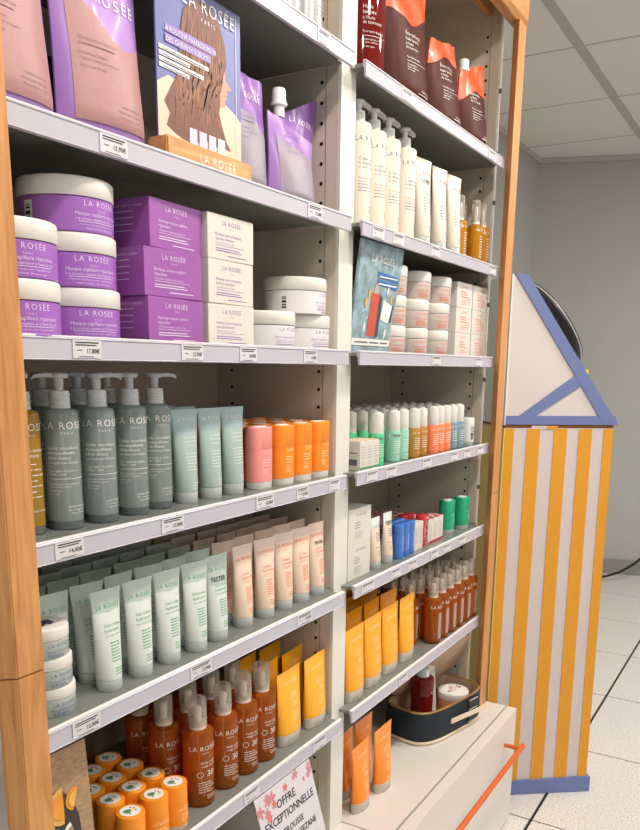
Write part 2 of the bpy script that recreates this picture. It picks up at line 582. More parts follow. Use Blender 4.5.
def shelf(level, side, labels):
    z = Z[level]
    if side == 'left':
        g0, g1, l0, l1 = XL0 + 0.002, XL1 - 0.002, 0.560, 1.3295
        f1 = 1.327
    else:
        g0, g1, l0, l1 = XR0 + 0.002, XR1 - 0.002, 1.372, 2.147
        f1 = 2.14
    words = dict(A='topmost', B='second', C='third', D='fourth', E='fifth', F='lowest')[level]
    holds = {('A', 'left'): 'under the silver bottles', ('B', 'left'): 'under the purple refill pouches', ('C', 'left'): 'under the purple jars and boxes',
             ('D', 'left'): 'under the grey pump bottles', ('E', 'left'): 'under the rows of green and peach tubes', ('F', 'left'): 'under the amber spray bottles and orange sticks',
             ('A', 'right'): 'under the dark red pouches', ('B', 'right'): 'under the cream pump bottles', ('C', 'right'): 'under the stacked peach and white jars',
             ('D', 'right'): 'under the roll-on bottles', ('E', 'right'): 'under the blue tubes and red boxes', ('F', 'right'): 'under the yellow tubes and amber sprays'}[(level, side)]
    t = thing('glass_shelf', 'glass shelf with label rail, %s bay, %s' % (side, holds), 'shelf', ((g0 + g1) / 2, 0.9, S[level] - 0.006), group='glass shelves of the unit')
    cx = (g0 + g1) / 2
    def sub(n, me, par=t):
        o = obj(n, me, par)
        if par is t:
            o.location = (-cx, -0.9, -(S[level] - 0.006))
        return o
    gp = MB().prism([(l0 + 0.004 if side == 'right' else g0, LIPY + 0.007), (f1, LIPY + 0.007), (f1, YF - 0.005), (g1, YF - 0.005), (g1, YB - 0.002), (g0, YB - 0.002), (g0, YF - 0.005), (l0 + 0.004 if side == 'right' else g0, YF - 0.005)], S[level] - 0.006, S[level])
    sub('glass_pane', gp.mesh('glass_pane', M_GLASS, smooth=0))
    # rail: rounded top edge, flat label face, small foot lip
    prof = [(LIPY, z - 0.0245), (LIPY - 0.0015, z - 0.0255), (LIPY + 0.003, z - 0.0265), (LIPY + 0.0042, z - 0.012), (LIPY + 0.0065, z - 0.0100), (LIPY + 0.0065, z - 0.0012), (LIPY + 0.0035, z), (LIPY, z - 0.0006), (LIPY - 0.0012, z - 0.0022), (LIPY, z - 0.0034)]
    rl = sub('label_rail', MB().prism(prof, l0, l1, 'yz').mesh('label_rail', M_RAIL, smooth=30))
    sub('rail_highlight', MB().box(l0, l1, LIPY + 0.0005, LIPY + 0.0062, z - 0.0004, z + 0.0012).mesh('rail_highlight', M_RAIL_HI, smooth=0, bevel=0.0004, segs=1))  # added white strip: the bright highlight along the rail's top edge, as colour
    for i, (x, w, pr) in enumerate(labels):
        price_label(rl, x, w, pr, z, i)
    return t
shelf('A', 'left', [(1.205, 0.04, '')])
shelf('B', 'left', [(0.725, 0.044, '15,90€'), (1.18, 0.046, '12,00€')])
shelf('C', 'left', [(0.668, 0.044, '17,80€'), (0.858, 0.046, '12,90€'), (0.99, 0.044, '8,00€'), (1.17, 0.044, '9,00€')])
shelf('D', 'left', [(0.625, 0.044, '14,00€'), (0.808, 0.046, '12,00€'), (1.03, 0.05, '12,00€'), (1.15, 0.04, '12,00€'), (1.262, 0.04, '')])
shelf('E', 'left', [(0.635, 0.046, '12,00€'), (0.86, 0.05, '12,90€'), (1.155, 0.05, '12,00€')])
shelf('F', 'left', [(0.99, 0.045, ''), (1.215, 0.05, '')])
shelf('A', 'right', [(1.52, 0.05, ''), (2.02, 0.05, '')])
shelf('B', 'right', [(1.41, 0.05, ''), (1.50, 0.05, ''), (1.69, 0.05, ''), (2.07, 0.05, '')])
shelf('C', 'right', [(1.72, 0.05, ''), (2.0, 0.05, '')])
shelf('D', 'right', [(1.41, 0.05, ''), (1.50, 0.05, ''), (1.69, 0.05, ''), (1.86, 0.05, ''), (1.95, 0.05, ''), (2.05, 0.05, '')])
shelf('E', 'right', [(1.40, 0.06, ''), (1.54, 0.05, ''), (1.63, 0.05, ''), (1.76, 0.05, ''), (1.84, 0.05, ''), (1.95, 0.05, '')])
shelf('F', 'right', [(1.6, 0.05, '')])

# base drawers
M_WHITE = mat('white_laminate', '#d9d3cb', 0.3, 0.015, 6)
M_ORANGE_M = mat('orange_lacquer', '#cf5c14', 0.4, 0.02)
def drawer(name, x0, x1, yfront, label):
    t = thing(name, label, 'drawer unit', ((x0 + x1) / 2, yfront + 0.2, 0))
    ox, oy = -(x0 + x1) / 2, -(yfront + 0.2)
    def sub(n, me, par=t):
        o = obj(n, me, par)
        if par is t:
            o.location = (ox, oy, 0)
        return o
    sub('body', MB().box(x0 + 0.003, x1 - 0.003, yfront + 0.03, YB - 0.003, 0.0, 0.345).mesh('body', M_GREY, smooth=0))
    sub('top_panel', MB().box(x0, x1, yfront + 0.0335, YB - 0.003, 0.346, S['G']).mesh('top_panel', M_WHITE, smooth=0, bevel=0.001))
    d = sub('drawer_front', MB().box(x0, x1, yfront, yfront + 0.0285, 0.012, S['G'] - 0.0005).mesh('drawer_front', M_WHITE, smooth=0, bevel=0.001))
    return t, d, sub
t, d, sub = drawer('drawer_unit', 1.402, 2.2025, 0.614, 'low white drawer unit with an orange bar handle under the right bay')
hb = MB().pipe([(1.47, 0.568, 0.291), (2.128, 0.568, 0.291)], 0.0075, 14)
h = obj('handle', hb.mesh('handle', M_ORANGE_M), d)
for xx in (1.50, 2.104):
    obj('handle_post', MB().pipe([(xx, 0.6145, 0.291), (xx, 0.568, 0.291)], 0.006, 12).mesh('handle_post', M_ORANGE_M), h)
t, d, sub = drawer('drawer_unit', 0.56, 1.3985, 0.614, 'low white drawer unit under the left bay, below the paper offer sign')
hb = MB().pipe([(0.66, 0.568, 0.291), (1.31, 0.568, 0.291)], 0.0075, 14)
h = obj('handle', hb.mesh('handle', M_ORANGE_M), d)
for xx in (0.70, 1.27):
    obj('handle_post', MB().pipe([(xx, 0.6145, 0.291), (xx, 0.568, 0.291)], 0.006, 12).mesh('handle_post', M_ORANGE_M), h)

# ------------------------------------------------------------------ products: builders
M_PRW = mat('print_white', '#f1eee6', 0.5, 0.01)
M_PRP = mat('print_lilac', '#8d6aa8', 0.5, 0.01)
M_PRPL = mat('print_pale_lilac', '#e9d9f0', 0.5, 0.01)
M_PRG = mat('print_green', '#3f9a63', 0.5, 0.01)
M_PRO = mat('print_orange', '#e8602a', 0.5, 0.01)
M_PRB = mat('print_blue', '#3f6396', 0.5, 0.01)
M_PRGY = mat('print_grey', '#6b6770', 0.5, 0.01)
M_PRY = mat('print_pale_yellow', '#ffeec2', 0.5, 0.01)
M_PRBR = mat('print_mauve_brown', '#6d4a55', 0.5, 0.01)
M_PRR = mat('print_red', '#c8323a', 0.5, 0.01)
M_MARK = mat('marker_black', '#17161a', 0.5, 0.02)
M_STICK = mat('sticker_white', '#e9e6e0', 0.5, 0.01)

def brand(z, h, x=0.0, paris=True, al='c', sp=1.25):
    it = [('t', 'LA ROSÉE', x, z, h, al, sp)]
    if paris:
        it.append(('t', 'PARIS', x if al == 'c' else x + h * 2.6, z - h * 0.85, h * 0.34, 'c', 1.6))
    return it

def tube_kit(key, r, h, cap_h, m_body, m_top, m_cap, items, m_print, fill=0.80, sup_top=None, marker=None, a_top=None, rb=None):
    rb = rb or r
    at = a_top or r * 1.48
    z0 = cap_h
    prof = [(z0 + 0.0005, r * 0.985, rb * 0.985), (z0 + 0.003, r, rb)]
    def ab(z):
        t = max(0, (z - z0) / (h - z0))
        return (r + (at - r) * t, max(0.0009, rb * (1 - t ** 1.35)))
    zf = z0 + (h - z0) * fill
    zc = h - 0.007
    N = 7
    body = prof + [(z, *ab(z)) for z in [z0 + 0.003 + (zf - z0 - 0.003) * i / N for i in range(1, N + 1)]]
    top = [(z, *ab(z)) for z in [zf + (zc - zf) * i / 4 for i in range(5)]]
    seal = [(zc, *ab(zc)), (zc + 0.0005, at, 0.0012), (h, at, 0.0010)]
    full = body + top[1:] + seal
    kit = [('body', MB().rings(body, 28, True, False).mesh('body', m_body), None),
           ('upper_body', MB().rings(top, 28, False, False).mesh('upper_body', m_top), None),
           ('crimped_end', MB().rings(seal, 28, False, True).mesh('crimped_end', m_top), None),
           ('cap', MB().rings([(0, r * 0.95, rb * 0.95), (0.001, r * 0.985, rb * 0.985), (cap_h - 0.001, r * 1.0, rb * 1.0), (cap_h, r * 0.97, rb * 0.97)], 28).mesh('cap', m_cap), None),
           ('print', printing('print', items, prof_surf(full), m_print), None)]
    if marker:
        kit.append(('tester_mark', printing('tester_mark', marker, prof_surf(full, 0.0009), M_MARK), None))
    return kit

M_DIP = mat('dip_tube_white', '#d9dcda', 0.4, 0.02)
def pump_kit(r, hb, h, m_body, m_base, m_pump, items, m_print, nozzle=1, shoulder=0.006, clear_top=None, neck=0.6):
    rn = r * neck
    body = [(0.011, r, r), (hb - shoulder, r, r), (hb - shoulder * 0.4, r * 0.97, r * 0.97), (hb, r * 0.86, r * 0.86), (hb + 0.002, rn * 0.9, rn * 0.9)]
    base = [(0, r * 0.93, r * 0.93), (0.0015, r * 0.99, r * 0.99), (0.0108, r, r)]
    kit = [('body', MB().rings(body, 32, True, True).mesh('body', m_body), None),
           ('base', MB().rings(base, 32).mesh('base', m_base), None)]
    col = [(hb + 0.002, rn, rn)]
    zc = hb + 0.002
    k = (h - hb) / 0.045
    for i in range(5):
        col += [(zc + (0.003 + 0.0035 * i) * k, rn, rn), (zc + (0.0042 + 0.0035 * i) * k, rn * 0.93, rn * 0.93)]
    z2 = zc + 0.021 * k
    col += [(z2, rn * 0.93, rn * 0.93), (z2 + 0.001, rn * 0.6, rn * 0.6)]
    kit.append(('collar', MB().rings(col, 28).mesh('collar', m_pump), None))
    pm = MB().rings([(z2, rn * 0.42, rn * 0.42), (h - 0.007 * k, rn * 0.48, rn * 0.48), (h - 0.0065 * k, rn * 0.9, rn * 0.9), (h - 0.002 * k, rn * 0.95, rn * 0.95), (h, rn * 0.85, rn * 0.85)], 24)
    L = r * 1.55
    n = len(pm.v)
    sec = [(-rn * 0.3, 0.0), (rn * 0.3, 0.0)]
    for (x, zt, zb, w) in ((0, h - 0.0005, h - 0.0062 * k, 0.6), (L * 0.55, h - 0.0005, h - 0.0055 * k, 0.5), (L * 0.9, h - 0.002 * k, h - 0.0062 * k, 0.36), (L, h - 0.0055 * k, h - 0.0090 * k, 0.28)):
        for (a, b) in ((-1, zb), (1, zb), (1, zt), (-1, zt)):
            pm.v.append((nozzle * x, a * rn * w, b))
    for i in range(3):
        for q in range(4):
            pm.f.append((n + 4 * i + q, n + 4 * i + (q + 1) % 4, n + 4 * i + 4 + (q + 1) % 4, n + 4 * i + 4 + q))
    pm.f += [(n, n + 1, n + 2, n + 3), (n + 12, n + 13, n + 14, n + 15)]
    kit.append(('pump_head', pm.mesh('pump_head', m_pump), None))
    kit.append(('dip_tube', MB().pipe([(0, 0, hb), (0.001, 0.002, hb * 0.5), (0.004, -0.003, 0.014)], 0.0026, 8).mesh('dip_tube', M_DIP), 0))
    kit.append(('print', printing('print', items, round_surf(r), m_print), None))
    return kit

def jar_kit(r, hb, hl, m_body, m_lid, items, m_print, round_=0.003, extra=None):
    body = [(0, r * 0.94, r * 0.94), (0.0015, r * 0.975, r * 0.975), (hb - 0.001, r * 0.985, r * 0.985), (hb, r * 0.95, r * 0.95)]
    lid = [(hb + 0.0004, r * 0.99, r * 0.99), (hb + 0.001, r, r), (hb + hl - round_, r, r), (hb + hl - round_ * 0.35, r - round_ * 0.35, r - round_ * 0.35), (hb + hl, r - round_, r - round_)]
    kit = [('body', MB().rings(body, 40).mesh('body', m_body, smooth=45), None),
           ('lid', MB().rings(lid, 40).mesh('lid', m_lid, smooth=45), None),
           ('print', printing('print', items, round_surf(r * 0.985), m_print), None)]
    if extra:
        kit += extra
    return kit

def box_kit(w, d, h, m_body, items, m_print, side_items=None, bevel=0.0006):
    kit = [('carton', MB().box(-w / 2, w / 2, -d / 2, d / 2, 0, h).mesh('carton', m_body, smooth=0, bevel=bevel, segs=1), None),
           ('print', printing('print', items, flat_surf(-d / 2), m_print), None)]
    # closing flap line round the top edge
    kit.append(('flap', MB().box(-w / 2 + 0.0015, w / 2 - 0.0015, -d / 2 + 0.0012, d / 2 - 0.0012, h, h + 0.0005).mesh('flap', m_body, smooth=0), None))
    if side_items:
        kit.append(('side_print', printing('side_print', side_items, lambda x, z: (-w / 2 - 0.0004, -x, z), m_print), None))
    return kit

def spray_kit(r, hb, h, m_body, m_low, m_cap, m_pump, items, m_print, fill=0.35, level=None):
    """glass-look bottle with a clear over-cap on a spray pump"""
    body = [(0.0, r * 0.9, r * 0.9), (0.0025, r * 0.985, r * 0.985), (0.006, r, r), (hb - 0.006, r, r), (hb - 0.0022, r * 0.965, r * 0.965), (hb, r * 0.84, r * 0.84), (hb + 0.0015, r * 0.5, r * 0.5)]
    rc = r * 0.56
    kit = [('body', MB().rings(body, 32).mesh('body', m_body), None),
           ('collar', MB().rings([(hb + 0.0015, rc * 1.0, rc * 1.0), (hb + 0.012, rc * 1.0, rc * 1.0), (hb + 0.0125, rc * 0.8, rc * 0.8)], 24).mesh('collar', m_pump), None),
           ('spray_pump', MB().rings([(hb + 0.0125, rc * 0.45, rc * 0.45), (hb + 0.022, rc * 0.45, rc * 0.45), (hb + 0.0225, rc * 0.5, rc * 0.5), (h - 0.020, rc * 0.5, rc * 0.5), (h - 0.016, rc * 0.36, rc * 0.36)], 20).mesh('spray_pump', m_pump), None),
           ('over_cap', MB().rings([(hb + 0.007, rc * 1.06, rc * 1.06), (h - 0.006, rc * 1.04, rc * 1.04), (h - 0.0018, rc * 0.94, rc * 0.94), (h, rc * 0.7, rc * 0.7)], 24, False, True).mesh('over_cap', m_cap), None),
           ('dip_tube', MB().pipe([(0, 0, hb), (0.002, 0.003, hb * 0.5), (0.008, -0.004, 0.006)], 0.0015, 6).mesh('dip_tube', m_pump), 0),
           ('print', printing('print', items, round_surf(r), m_print), None)]
    return kit

def stick_kit(a, b, h, base_h, cap_z, m_body, m_base, items, m_print, sup=2.6, m_cap=None, sticker=None):
    kit = [('base', MB().rings([(0, a * 0.93, b * 0.93), (0.001, a * 0.96, b * 0.96), (base_h, a * 0.96, b * 0.96)], 32, sup=sup).mesh('base', m_base, smooth=45), None),
           ('body', MB().rings([(base_h, a, b), (cap_z - 0.0004, a, b)], 32, sup=sup).mesh('body', m_body, smooth=45), None),
           ('cap', MB().rings([(cap_z - 0.0003, a * 0.985, b * 0.985), (cap_z + 0.0005, a * 0.985, b * 0.985), (cap_z + 0.0008, a, b), (h - 0.0022, a, b), (h - 0.0006, a * 0.985, b * 0.98), (h, a * 0.95, b * 0.93)], 32, sup=sup).mesh('cap', m_cap or m_body, smooth=45), None)]
    surf = lambda x, z: (a * math.sin(x / a), -(b + 0.0006) * (abs(math.cos(x / a)) ** 0.75), z)
    kit.append(('print', printing('print', items, surf, m_print), None))
    if sticker:
        kit += sticker
    return kit

def pouch_kit(w, d, h, split, m_film, m_win, items, m_print, tl=1.0, tr=1.0, seed=1, brand_items=None, m_brand=None, lean=0.0, notch=None, crease=0.004, pinch=1.0, top_m=None):
    """stand-up refill pouch; tl / tr = height of the left / right top corner as a share of h"""
    rnd = random.Random(seed)
    ph = [rnd.uniform(0, 6.28) for _ in range(6)]
    def xy(u, v):
        s = u * 2 - 1
        hw = w / 2 * (1.0 - 0.05 * math.sin(math.pi * min(1, v * 1.1)) - (1 - pinch) * max(0, v - 0.6) / 0.4)
        top = h * (tl + (tr - tl) * u)
        return s, hw, top
    def surf(u, v, side):
        s, hw, top = xy(u, v)
        z = top * v
        belly = d / 2 * (1 - v ** 1.8) * (0.35 + 0.65 * min(1, v * 6 + 0.3))
        t = belly * max(0.0, 1 - abs(s) ** 2.6) ** 0.7 + 0.0012
        wr = crease * (max(0, v - 0.25)) * (math.sin(5 * s + 9 * v + ph[0]) * 0.6 + math.sin(-9 * s + 14 * v + ph[1]) * 0.4)
        y = side * t + wr * (1 - abs(s) ** 4) + lean * z
        return (s * hw, y, z)
    nu, nv = 18, 22
    shell = MB().grid(lambda u, v: surf(u, v, -1), nu, nv)
    shell.grid(lambda u, v: surf(u, v, 1), nu, nv)
    # side strips
    for uu in (0, 1):
        shell.grid(lambda u, v, uu=uu: tuple(Vector(surf(uu, v, -1)).lerp(Vector(surf(uu, v, 1)), u)), 1, nv)
    shell.grid(lambda u, v: tuple(Vector(surf(u, 1, -1)).lerp(Vector(surf(u, 1, 1)), v)), nu, 1)
    shell.grid(lambda u, v: tuple(Vector(surf(u, 0, -1)).lerp(Vector(surf(u, 0, 1)), v)), nu, 1)
    kit = [('film', shell.mesh('film', m_film, smooth=60), None)]
    if top_m:
        def topv(u):
            return split - 0.05 * math.cos(2.2 * math.pi * u + ph[3]) + 0.05 * (u - 0.5)
        def cap_(u, v, sd):
            p = Vector(surf(u, topv(u) + (1 - topv(u)) * v, sd))
            return (p.x * 1.006, p.y + sd * 0.0008, p.z + 0.0004 * v)
        tm = MB().grid(lambda u, v: cap_(u, v, -1), nu, 10)
        tm.grid(lambda u, v: cap_(u, v, 1), nu, 10)
        for uu in (0, 1):
            tm.grid(lambda u, v, uu=uu: tuple(Vector(cap_(uu, v, -1)).lerp(Vector(cap_(uu, v, 1)), u)), 1, 10)
        kit.append(('coloured_top', tm.mesh('coloured_top', top_m, smooth=60), None))
    def win(u, v):
        uu = 0.10 + 0.81 * u
        # scooped upper border of the clear window
        vm = split + 0.10 * math.cos(math.pi * u) * 0.5 + 0.04 * math.sin(6 * u + ph[2])
        p = Vector(surf(uu, 0.085 + (vm - 0.085) * v, -1))
        return (p.x, p.y - 0.0009, p.z)
    if not top_m:
        kit.append(('clear_window', MB().grid(win, 14, 14).mesh('clear_window', m_win, smooth=60, fix=False), None))
    def psurf(x, z):
        u = min(1, max(0, x / w + 0.5))
        top = h * (tl + (tr - tl) * u)
        p = surf(u, min(1, max(0, z / top)), -1)
        return (x, p[1] - 0.0016, z)
    kit.append(('print', printing('print', items, psurf, m_print), None))
    if brand_items:
        kit.append(('brand_print', printing('brand_print', brand_items, psurf, m_brand or M_PRW), None))
    return kit

# ------------------------------------------------------------------ left bay, top shelf: silver bottles
M_SILVER = mat('silver_satin', '#b9b9b8', 0.3, 0.03, metal=0.35)
M_CLEARCAP = clear('clear_cap', '#ffffff', '#cfd2d0', 0.35, 0.12)
silver = stick_kit(0.0285, 0.0285, 0.15, 0.004, 0.11, M_SILVER, M_SILVER, lines(-0.012, 0.07, 6, 0.006, 0.024, 0.001) + brand(0.09, 0.004), M_PRGY, sup=2.0)
for i, (x, y) in enumerate(((1.195, 0.785), (1.262, 0.785))):
    place(silver, 'bottle', 'silver bottle on the topmost left shelf, %s' % ('left of the pair', 'right of the pair beside the white divider')[i], 'bottle', (x, y, S['A']), 0.1, 'silver bottles on the topmost shelf')

# ------------------------------------------------------------------ left bay, shelf B: purple refill pouches and hair poster
M_PURP = mat('purple_film', '#a077bb', 0.38, 0.08, 14, coat=0.1)
M_PURPD = mat('purple_film_deep', '#8a5ba8', 0.38, 0.08, 14, coat=0.1)
M_PINKW = clear('pink_fluid_window', '#d8a9a4', '#b98a88', 0.86, 0.42)
M_LILW = clear('lilac_fluid_window', '#c8b4c4', '#a89ca9', 0.80, 0.4)
shp = lambda x0: ([('b', x0, x0 + 0.05, 0.105, 0.0009), ('t', 'Cheveux secs à très secs', x0, 0.110, 0.0038, 'l'), ('t', 'Nourishing shampoo', x0, 0.094, 0.0032, 'l'), ('t', 'Vegetable keratin and wheat germ', x0, 0.088, 0.0028, 'l'), ('t', 'Dry to very dry hair', x0, 0.080, 0.0030, 'l'),
                   ('t', 'MADE IN FRANCE', x0 + 0.085, 0.045, 0.0028, 'r'), ('t', "95 % d'origine naturelle", x0 + 0.085, 0.039, 0.0028, 'r'), ('t', 'Recharge 200 ml refill', x0 + 0.085, 0.033, 0.0028, 'r')])
br = lambda z, h: [('t', 'LA ROSÉE', 0.0, z, h, 'c', 1.35)]
p1 = pouch_kit(0.135, 0.055, 0.25, 0.62, M_PURP, M_PINKW, shp(-0.045), M_PRBR, seed=3, brand_items=br(0.21, 0.012), lean=0.06)
place(p1, 'refill_pouch', 'purple refill pouch with pink window cut off by the left wooden post', 'pouch', (0.644, 0.784, S['B']), 0.0, 'purple refill pouches')
p2 = pouch_kit(0.139, 0.058, 0.255, 0.52, M_PURP, M_PINKW, shp(-0.045), M_PRBR, seed=8, brand_items=br(0.157, 0.0125), lean=0.05, crease=0.007)
place(p2, 'refill_pouch', 'purple refill pouch with pink window just left of the hair poster', 'pouch', (0.786, 0.782, S['B']), -0.05, 'purple refill pouches')
p3 = pouch_kit(0.105, 0.05, 0.185, 0.62, M_PURPD, M_LILW, shp(-0.04)[:5] + [('t', 'MADE IN FRANCE', 0.045, 0.03, 0.0028, 'r')], M_PRP, seed=5, brand_items=br(0.138, 0.0085), tl=0.98, tr=0.93, crease=0.005, pinch=0.88)
place(p3, 'refill_pouch', 'purple refill pouch half hidden behind the right edge of the hair poster', 'pouch', (1.090, 0.792, S['B']), -0.1, 'purple refill pouches')
M_SPOUT = mat('white_spout', '#efeeea', 0.35, 0.02)
p4 = pouch_kit(0.125, 0.052, 0.150, 0.72, M_PURP, M_LILW, shp(-0.03)[:5], M_PRP, seed=6, tl=0.90, tr=0.74, crease=0.005)
p4 += [('spout', MB().rings([(0.132, 0.009, 0.009), (0.148, 0.009, 0.009), (0.149, 0.0135, 0.0135), (0.153, 0.0135, 0.0135), (0.154, 0.0115, 0.0115), (0.170, 0.0112, 0.0112), (0.174, 0.0095, 0.0095)], 20, cx=-0.029, cy=0.002).mesh('spout', M_SPOUT), None)]
place(p4, 'refill_pouch', 'purple refill pouch with a white spout cap', 'pouch', (1.202, 0.775, S['B']), -0.05, 'purple refill pouches')
p5 = pouch_kit(0.130, 0.040, 0.205, 0.40, M_PURPD, M_LILW, shp(-0.04)[:2], M_PRP, seed=9, tl=0.72, tr=1.0, brand_items=[('t', 'LA ROSÉE', 0.010, 0.150, 0.009, 'c', 1.3)], lean=-0.10)
place(p5, 'refill_pouch', 'purple refill pouch leaning behind the spouted pouch, next to the side panel', 'pouch', (1.276, 0.830, S['B']), 0.0, 'purple refill pouches')
M_BROWNBOX = mat('dark_brown_card', '#4a1d12', 0.5, 0.05)
M_BROWN2 = mat('dark_brown_card_line', '#6a3120', 0.5, 0.05)
place(box_kit(0.10, 0.06, 0.12, M_BROWNBOX, lines(-0.04, 0.09, 9, 0.009, 0.08, 0.001), M_BROWN2), 'box', 'dark brown box standing behind the two pink-window pouches', 'box', (0.745, 0.90, S['B']))
place(pouch_kit(0.11, 0.04, 0.16, 0.4, M_PURPD, M_LILW, lines(-0.03, 0.05, 3, 0.006, 0.06, 0.001), M_PRP, seed=12), 'refill_pouch', 'deep purple pouch mostly hidden behind the hair poster', 'pouch', (0.90, 0.90, S['B']), 0.0, 'purple refill pouches')

# hair poster on a wooden foot
M_PBLUE = mat('poster_violet_blue', '#5b5f9e', 0.35, 0.05, 6)
M_HAIR = mat('poster_hair_brown', '#6d3a1f', 0.4, 0.45, 16, stretch=(26, 1, 3))
M_HAIR2 = mat('poster_hair_light', '#9d6238', 0.4, 0.3, 16, stretch=(26, 1, 3))
M_SKIN = mat('poster_skin', '#c98f74', 0.4, 0.04)
M_CREAM = mat('poster_cream_shirt', '#dcc0a8', 0.4, 0.06, 8)
M_CARDW = mat('card_white', '#ece8e3', 0.45, 0.02)
M_PLIL = mat('poster_lilac_band', '#8a6fb8', 0.4, 0.02)
M_FOOTW = wood('poster_foot_wood', '#b98346', '#d6a468', axis=(1.5, 14, 14))
PX0, PX1 = 0.865, 1.030
t = thing('poster_stand', 'hair care poster of a long brown-haired woman on a wooden foot', 'poster', (0.95, 0.757, S['B']))
def pp(n, me, par=t, y=0.0):
    return obj(n, me, par, (0, y, 0))
obj('wooden_foot', MB().prism([(-0.094, -0.018), (0.092, -0.018), (0.092, 0.016), (-0.094, 0.016)], 0, 0.030).mesh('wooden_foot', M_FOOTW, smooth=0, bevel=0.002), t)
pw, phh = 0.090, 0.228
board = obj('poster_board', MB().box(-pw, pw, 0.0, 0.0025, 0.028, phh).mesh('poster_board', M_PBLUE, smooth=0), t)
def pprint(n, pts, m, lift):
    return obj(n, printing(n, [('p', pts)], flat_surf(0.0, lift), m), board)
sc_ = lambda pts: [(-pw + a * 2 * pw, 0.028 + (1 - b) * (phh - 0.028)) for (a, b) in pts]
# picture layers, in poster fractions (x from left, y from top)
pprint('printed_shirt', sc_([(0.0, 0.66), (0.12, 0.60), (0.3, 0.62), (0.55, 0.62), (0.75, 0.61), (0.92, 0.66), (0.999, 0.70), (0.999, 0.999), (0.0, 0.999)]), M_CREAM, 0.0003)
pprint('printed_face', sc_([(0.60, 0.30), (0.76, 0.36), (0.80, 0.44), (0.80, 0.465), (0.865, 0.51), (0.845, 0.525), (0.81, 0.525), (0.82, 0.555), (0.80, 0.565), (0.815, 0.585), (0.79, 0.595), (0.79, 0.64), (0.74, 0.65), (0.66, 0.70), (0.58, 0.68)]), M_SKIN, 0.0006)
pprint('printed_hair', sc_([(0.30, 0.16), (0.42, 0.07), (0.58, 0.05), (0.72, 0.13), (0.79, 0.24), (0.81, 0.37), (0.78, 0.42), (0.74, 0.50), (0.72, 0.60), (0.70, 0.68), (0.74, 0.77), (0.80, 0.87), (0.86, 0.92), (0.74, 0.91), (0.64, 0.93), (0.52, 0.90), (0.40, 0.96), (0.26, 0.95), (0.18, 0.93), (0.09, 0.90), (0.13, 0.82), (0.07, 0.76), (0.16, 0.64), (0.26, 0.52), (0.24, 0.40), (0.27, 0.26)]), M_HAIR, 0.0009)
r_ = random.Random(4)
M_HAIR3 = mat('poster_hair_mid', '#8a5230', 0.4, 0.25, 16, stretch=(26, 1, 3))
for k in range(30):
    f0 = k / 29
    wv = r_.uniform(0, 6)
    n0, n1 = r_.uniform(0.10, 0.30), r_.uniform(0.78, 0.92)
    cen = []
    for j in range(13):
        v = n0 + (n1 - n0) * j / 12
        lft = 0.34 - 0.10 * min(1, v / 0.4) + (0.0 if v < 0.5 else -0.12 * (v - 0.5) / 0.4)
        rgt = 0.72 + 0.06 * math.sin(v * 3.4) - (0.05 if v > 0.55 else 0)
        cen.append((lft + (rgt - lft) * (0.04 + 0.92 * f0) + (0.004 + 0.022 * v) * math.sin(15 * v + wv), v))
    wd_ = r_.uniform(0.004, 0.010)
    poly = [(x - wd_ * math.sin(math.pi * (j + 0.6) / 13.2), y) for j, (x, y) in enumerate(cen)] + [(x + wd_ * math.sin(math.pi * (j + 0.6) / 13.2), y) for j, (x, y) in reversed(list(enumerate(cen)))]
    pprint('printed_strand', sc_(poly), (M_HAIR2, M_HAIR3, M_HAIR3)[k % 3], 0.0011)
pprint('printed_banner', sc_([(0.02, 0.045), (0.22, 0.045), (0.22, 0.085), (0.02, 0.085)]), M_CARDW, 0.0013)
pprint('printed_band', sc_([(0.09, 0.30), (0.66, 0.30), (0.66, 0.35), (0.09, 0.35)]), M_PLIL, 0.0013)
pprint('printed_band', sc_([(0.09, 0.36), (0.61, 0.36), (0.61, 0.41), (0.09, 0.41)]), M_PLIL, 0.0013)
for k, (a, b, w) in enumerate(((0.02, 0.44, 0.56), (0.02, 0.475, 0.34), (0.02, 0.51, 0.50), (0.02, 0.545, 0.33))):
    pprint('printed_banner', sc_([(a, b), (a + w, b), (a + w, b + 0.025), (a, b + 0.025)]), M_CARDW, 0.0013)
for k in range(4):
    x = 0.34 + 0.115 * k
    pprint('printed_bottle', sc_([(x, 0.865), (x + 0.09, 0.865), (x + 0.09, 0.99), (x, 0.99)]), mat('poster_product_lilac', '#d9c2d8', 0.4) if k < 3 else M_CARDW, 0.0014)
fz = lambda b: 0.028 + (1 - b) * (phh - 0.028)
fx = lambda a: -pw + a * 2 * pw
obj('title_print', printing('title_print', [('t', 'LA ROSÉE', fx(0.60), fz(0.125), 0.0165, 'c', 1.15), ('t', 'PARIS', fx(0.58), fz(0.185), 0.0055, 'c', 1.7),
    ('t', 'LA ROUTINE PARFAITE POUR', fx(0.375), fz(0.343), 0.0058, 'c'), ('t', 'DES CHEVEUX SUBLIMES', fx(0.35), fz(0.403), 0.0058, 'c')], flat_surf(0.0, 0.0018), M_PRW), board)['kind'] = 'stuff'
obj('small_print', printing('small_print', [('t', 'NOUVEAU', fx(0.12), fz(0.079), 0.0045, 'c')] + [('b', fx(a), fx(a + w), fz(b), 0.0009) for (a, b, w) in ((0.06, 0.459, 0.48), (0.06, 0.494, 0.28), (0.06, 0.529, 0.42), (0.06, 0.564, 0.27))], flat_surf(0.0, 0.0018), M_PRGY), board)['kind'] = 'stuff'
pprint('printed_edge_line', sc_([(0.93, 0.03), (0.935, 0.03), (0.935, 0.97), (0.93, 0.97)]), M_CARDW, 0.0012)
obj('foot_print', printing('foot_print', [('t', 'LA ROSÉE', 0.012, 0.010, 0.011, 'c', 1.25)], flat_surf(-0.018, 0.0004), M_PRW), t)

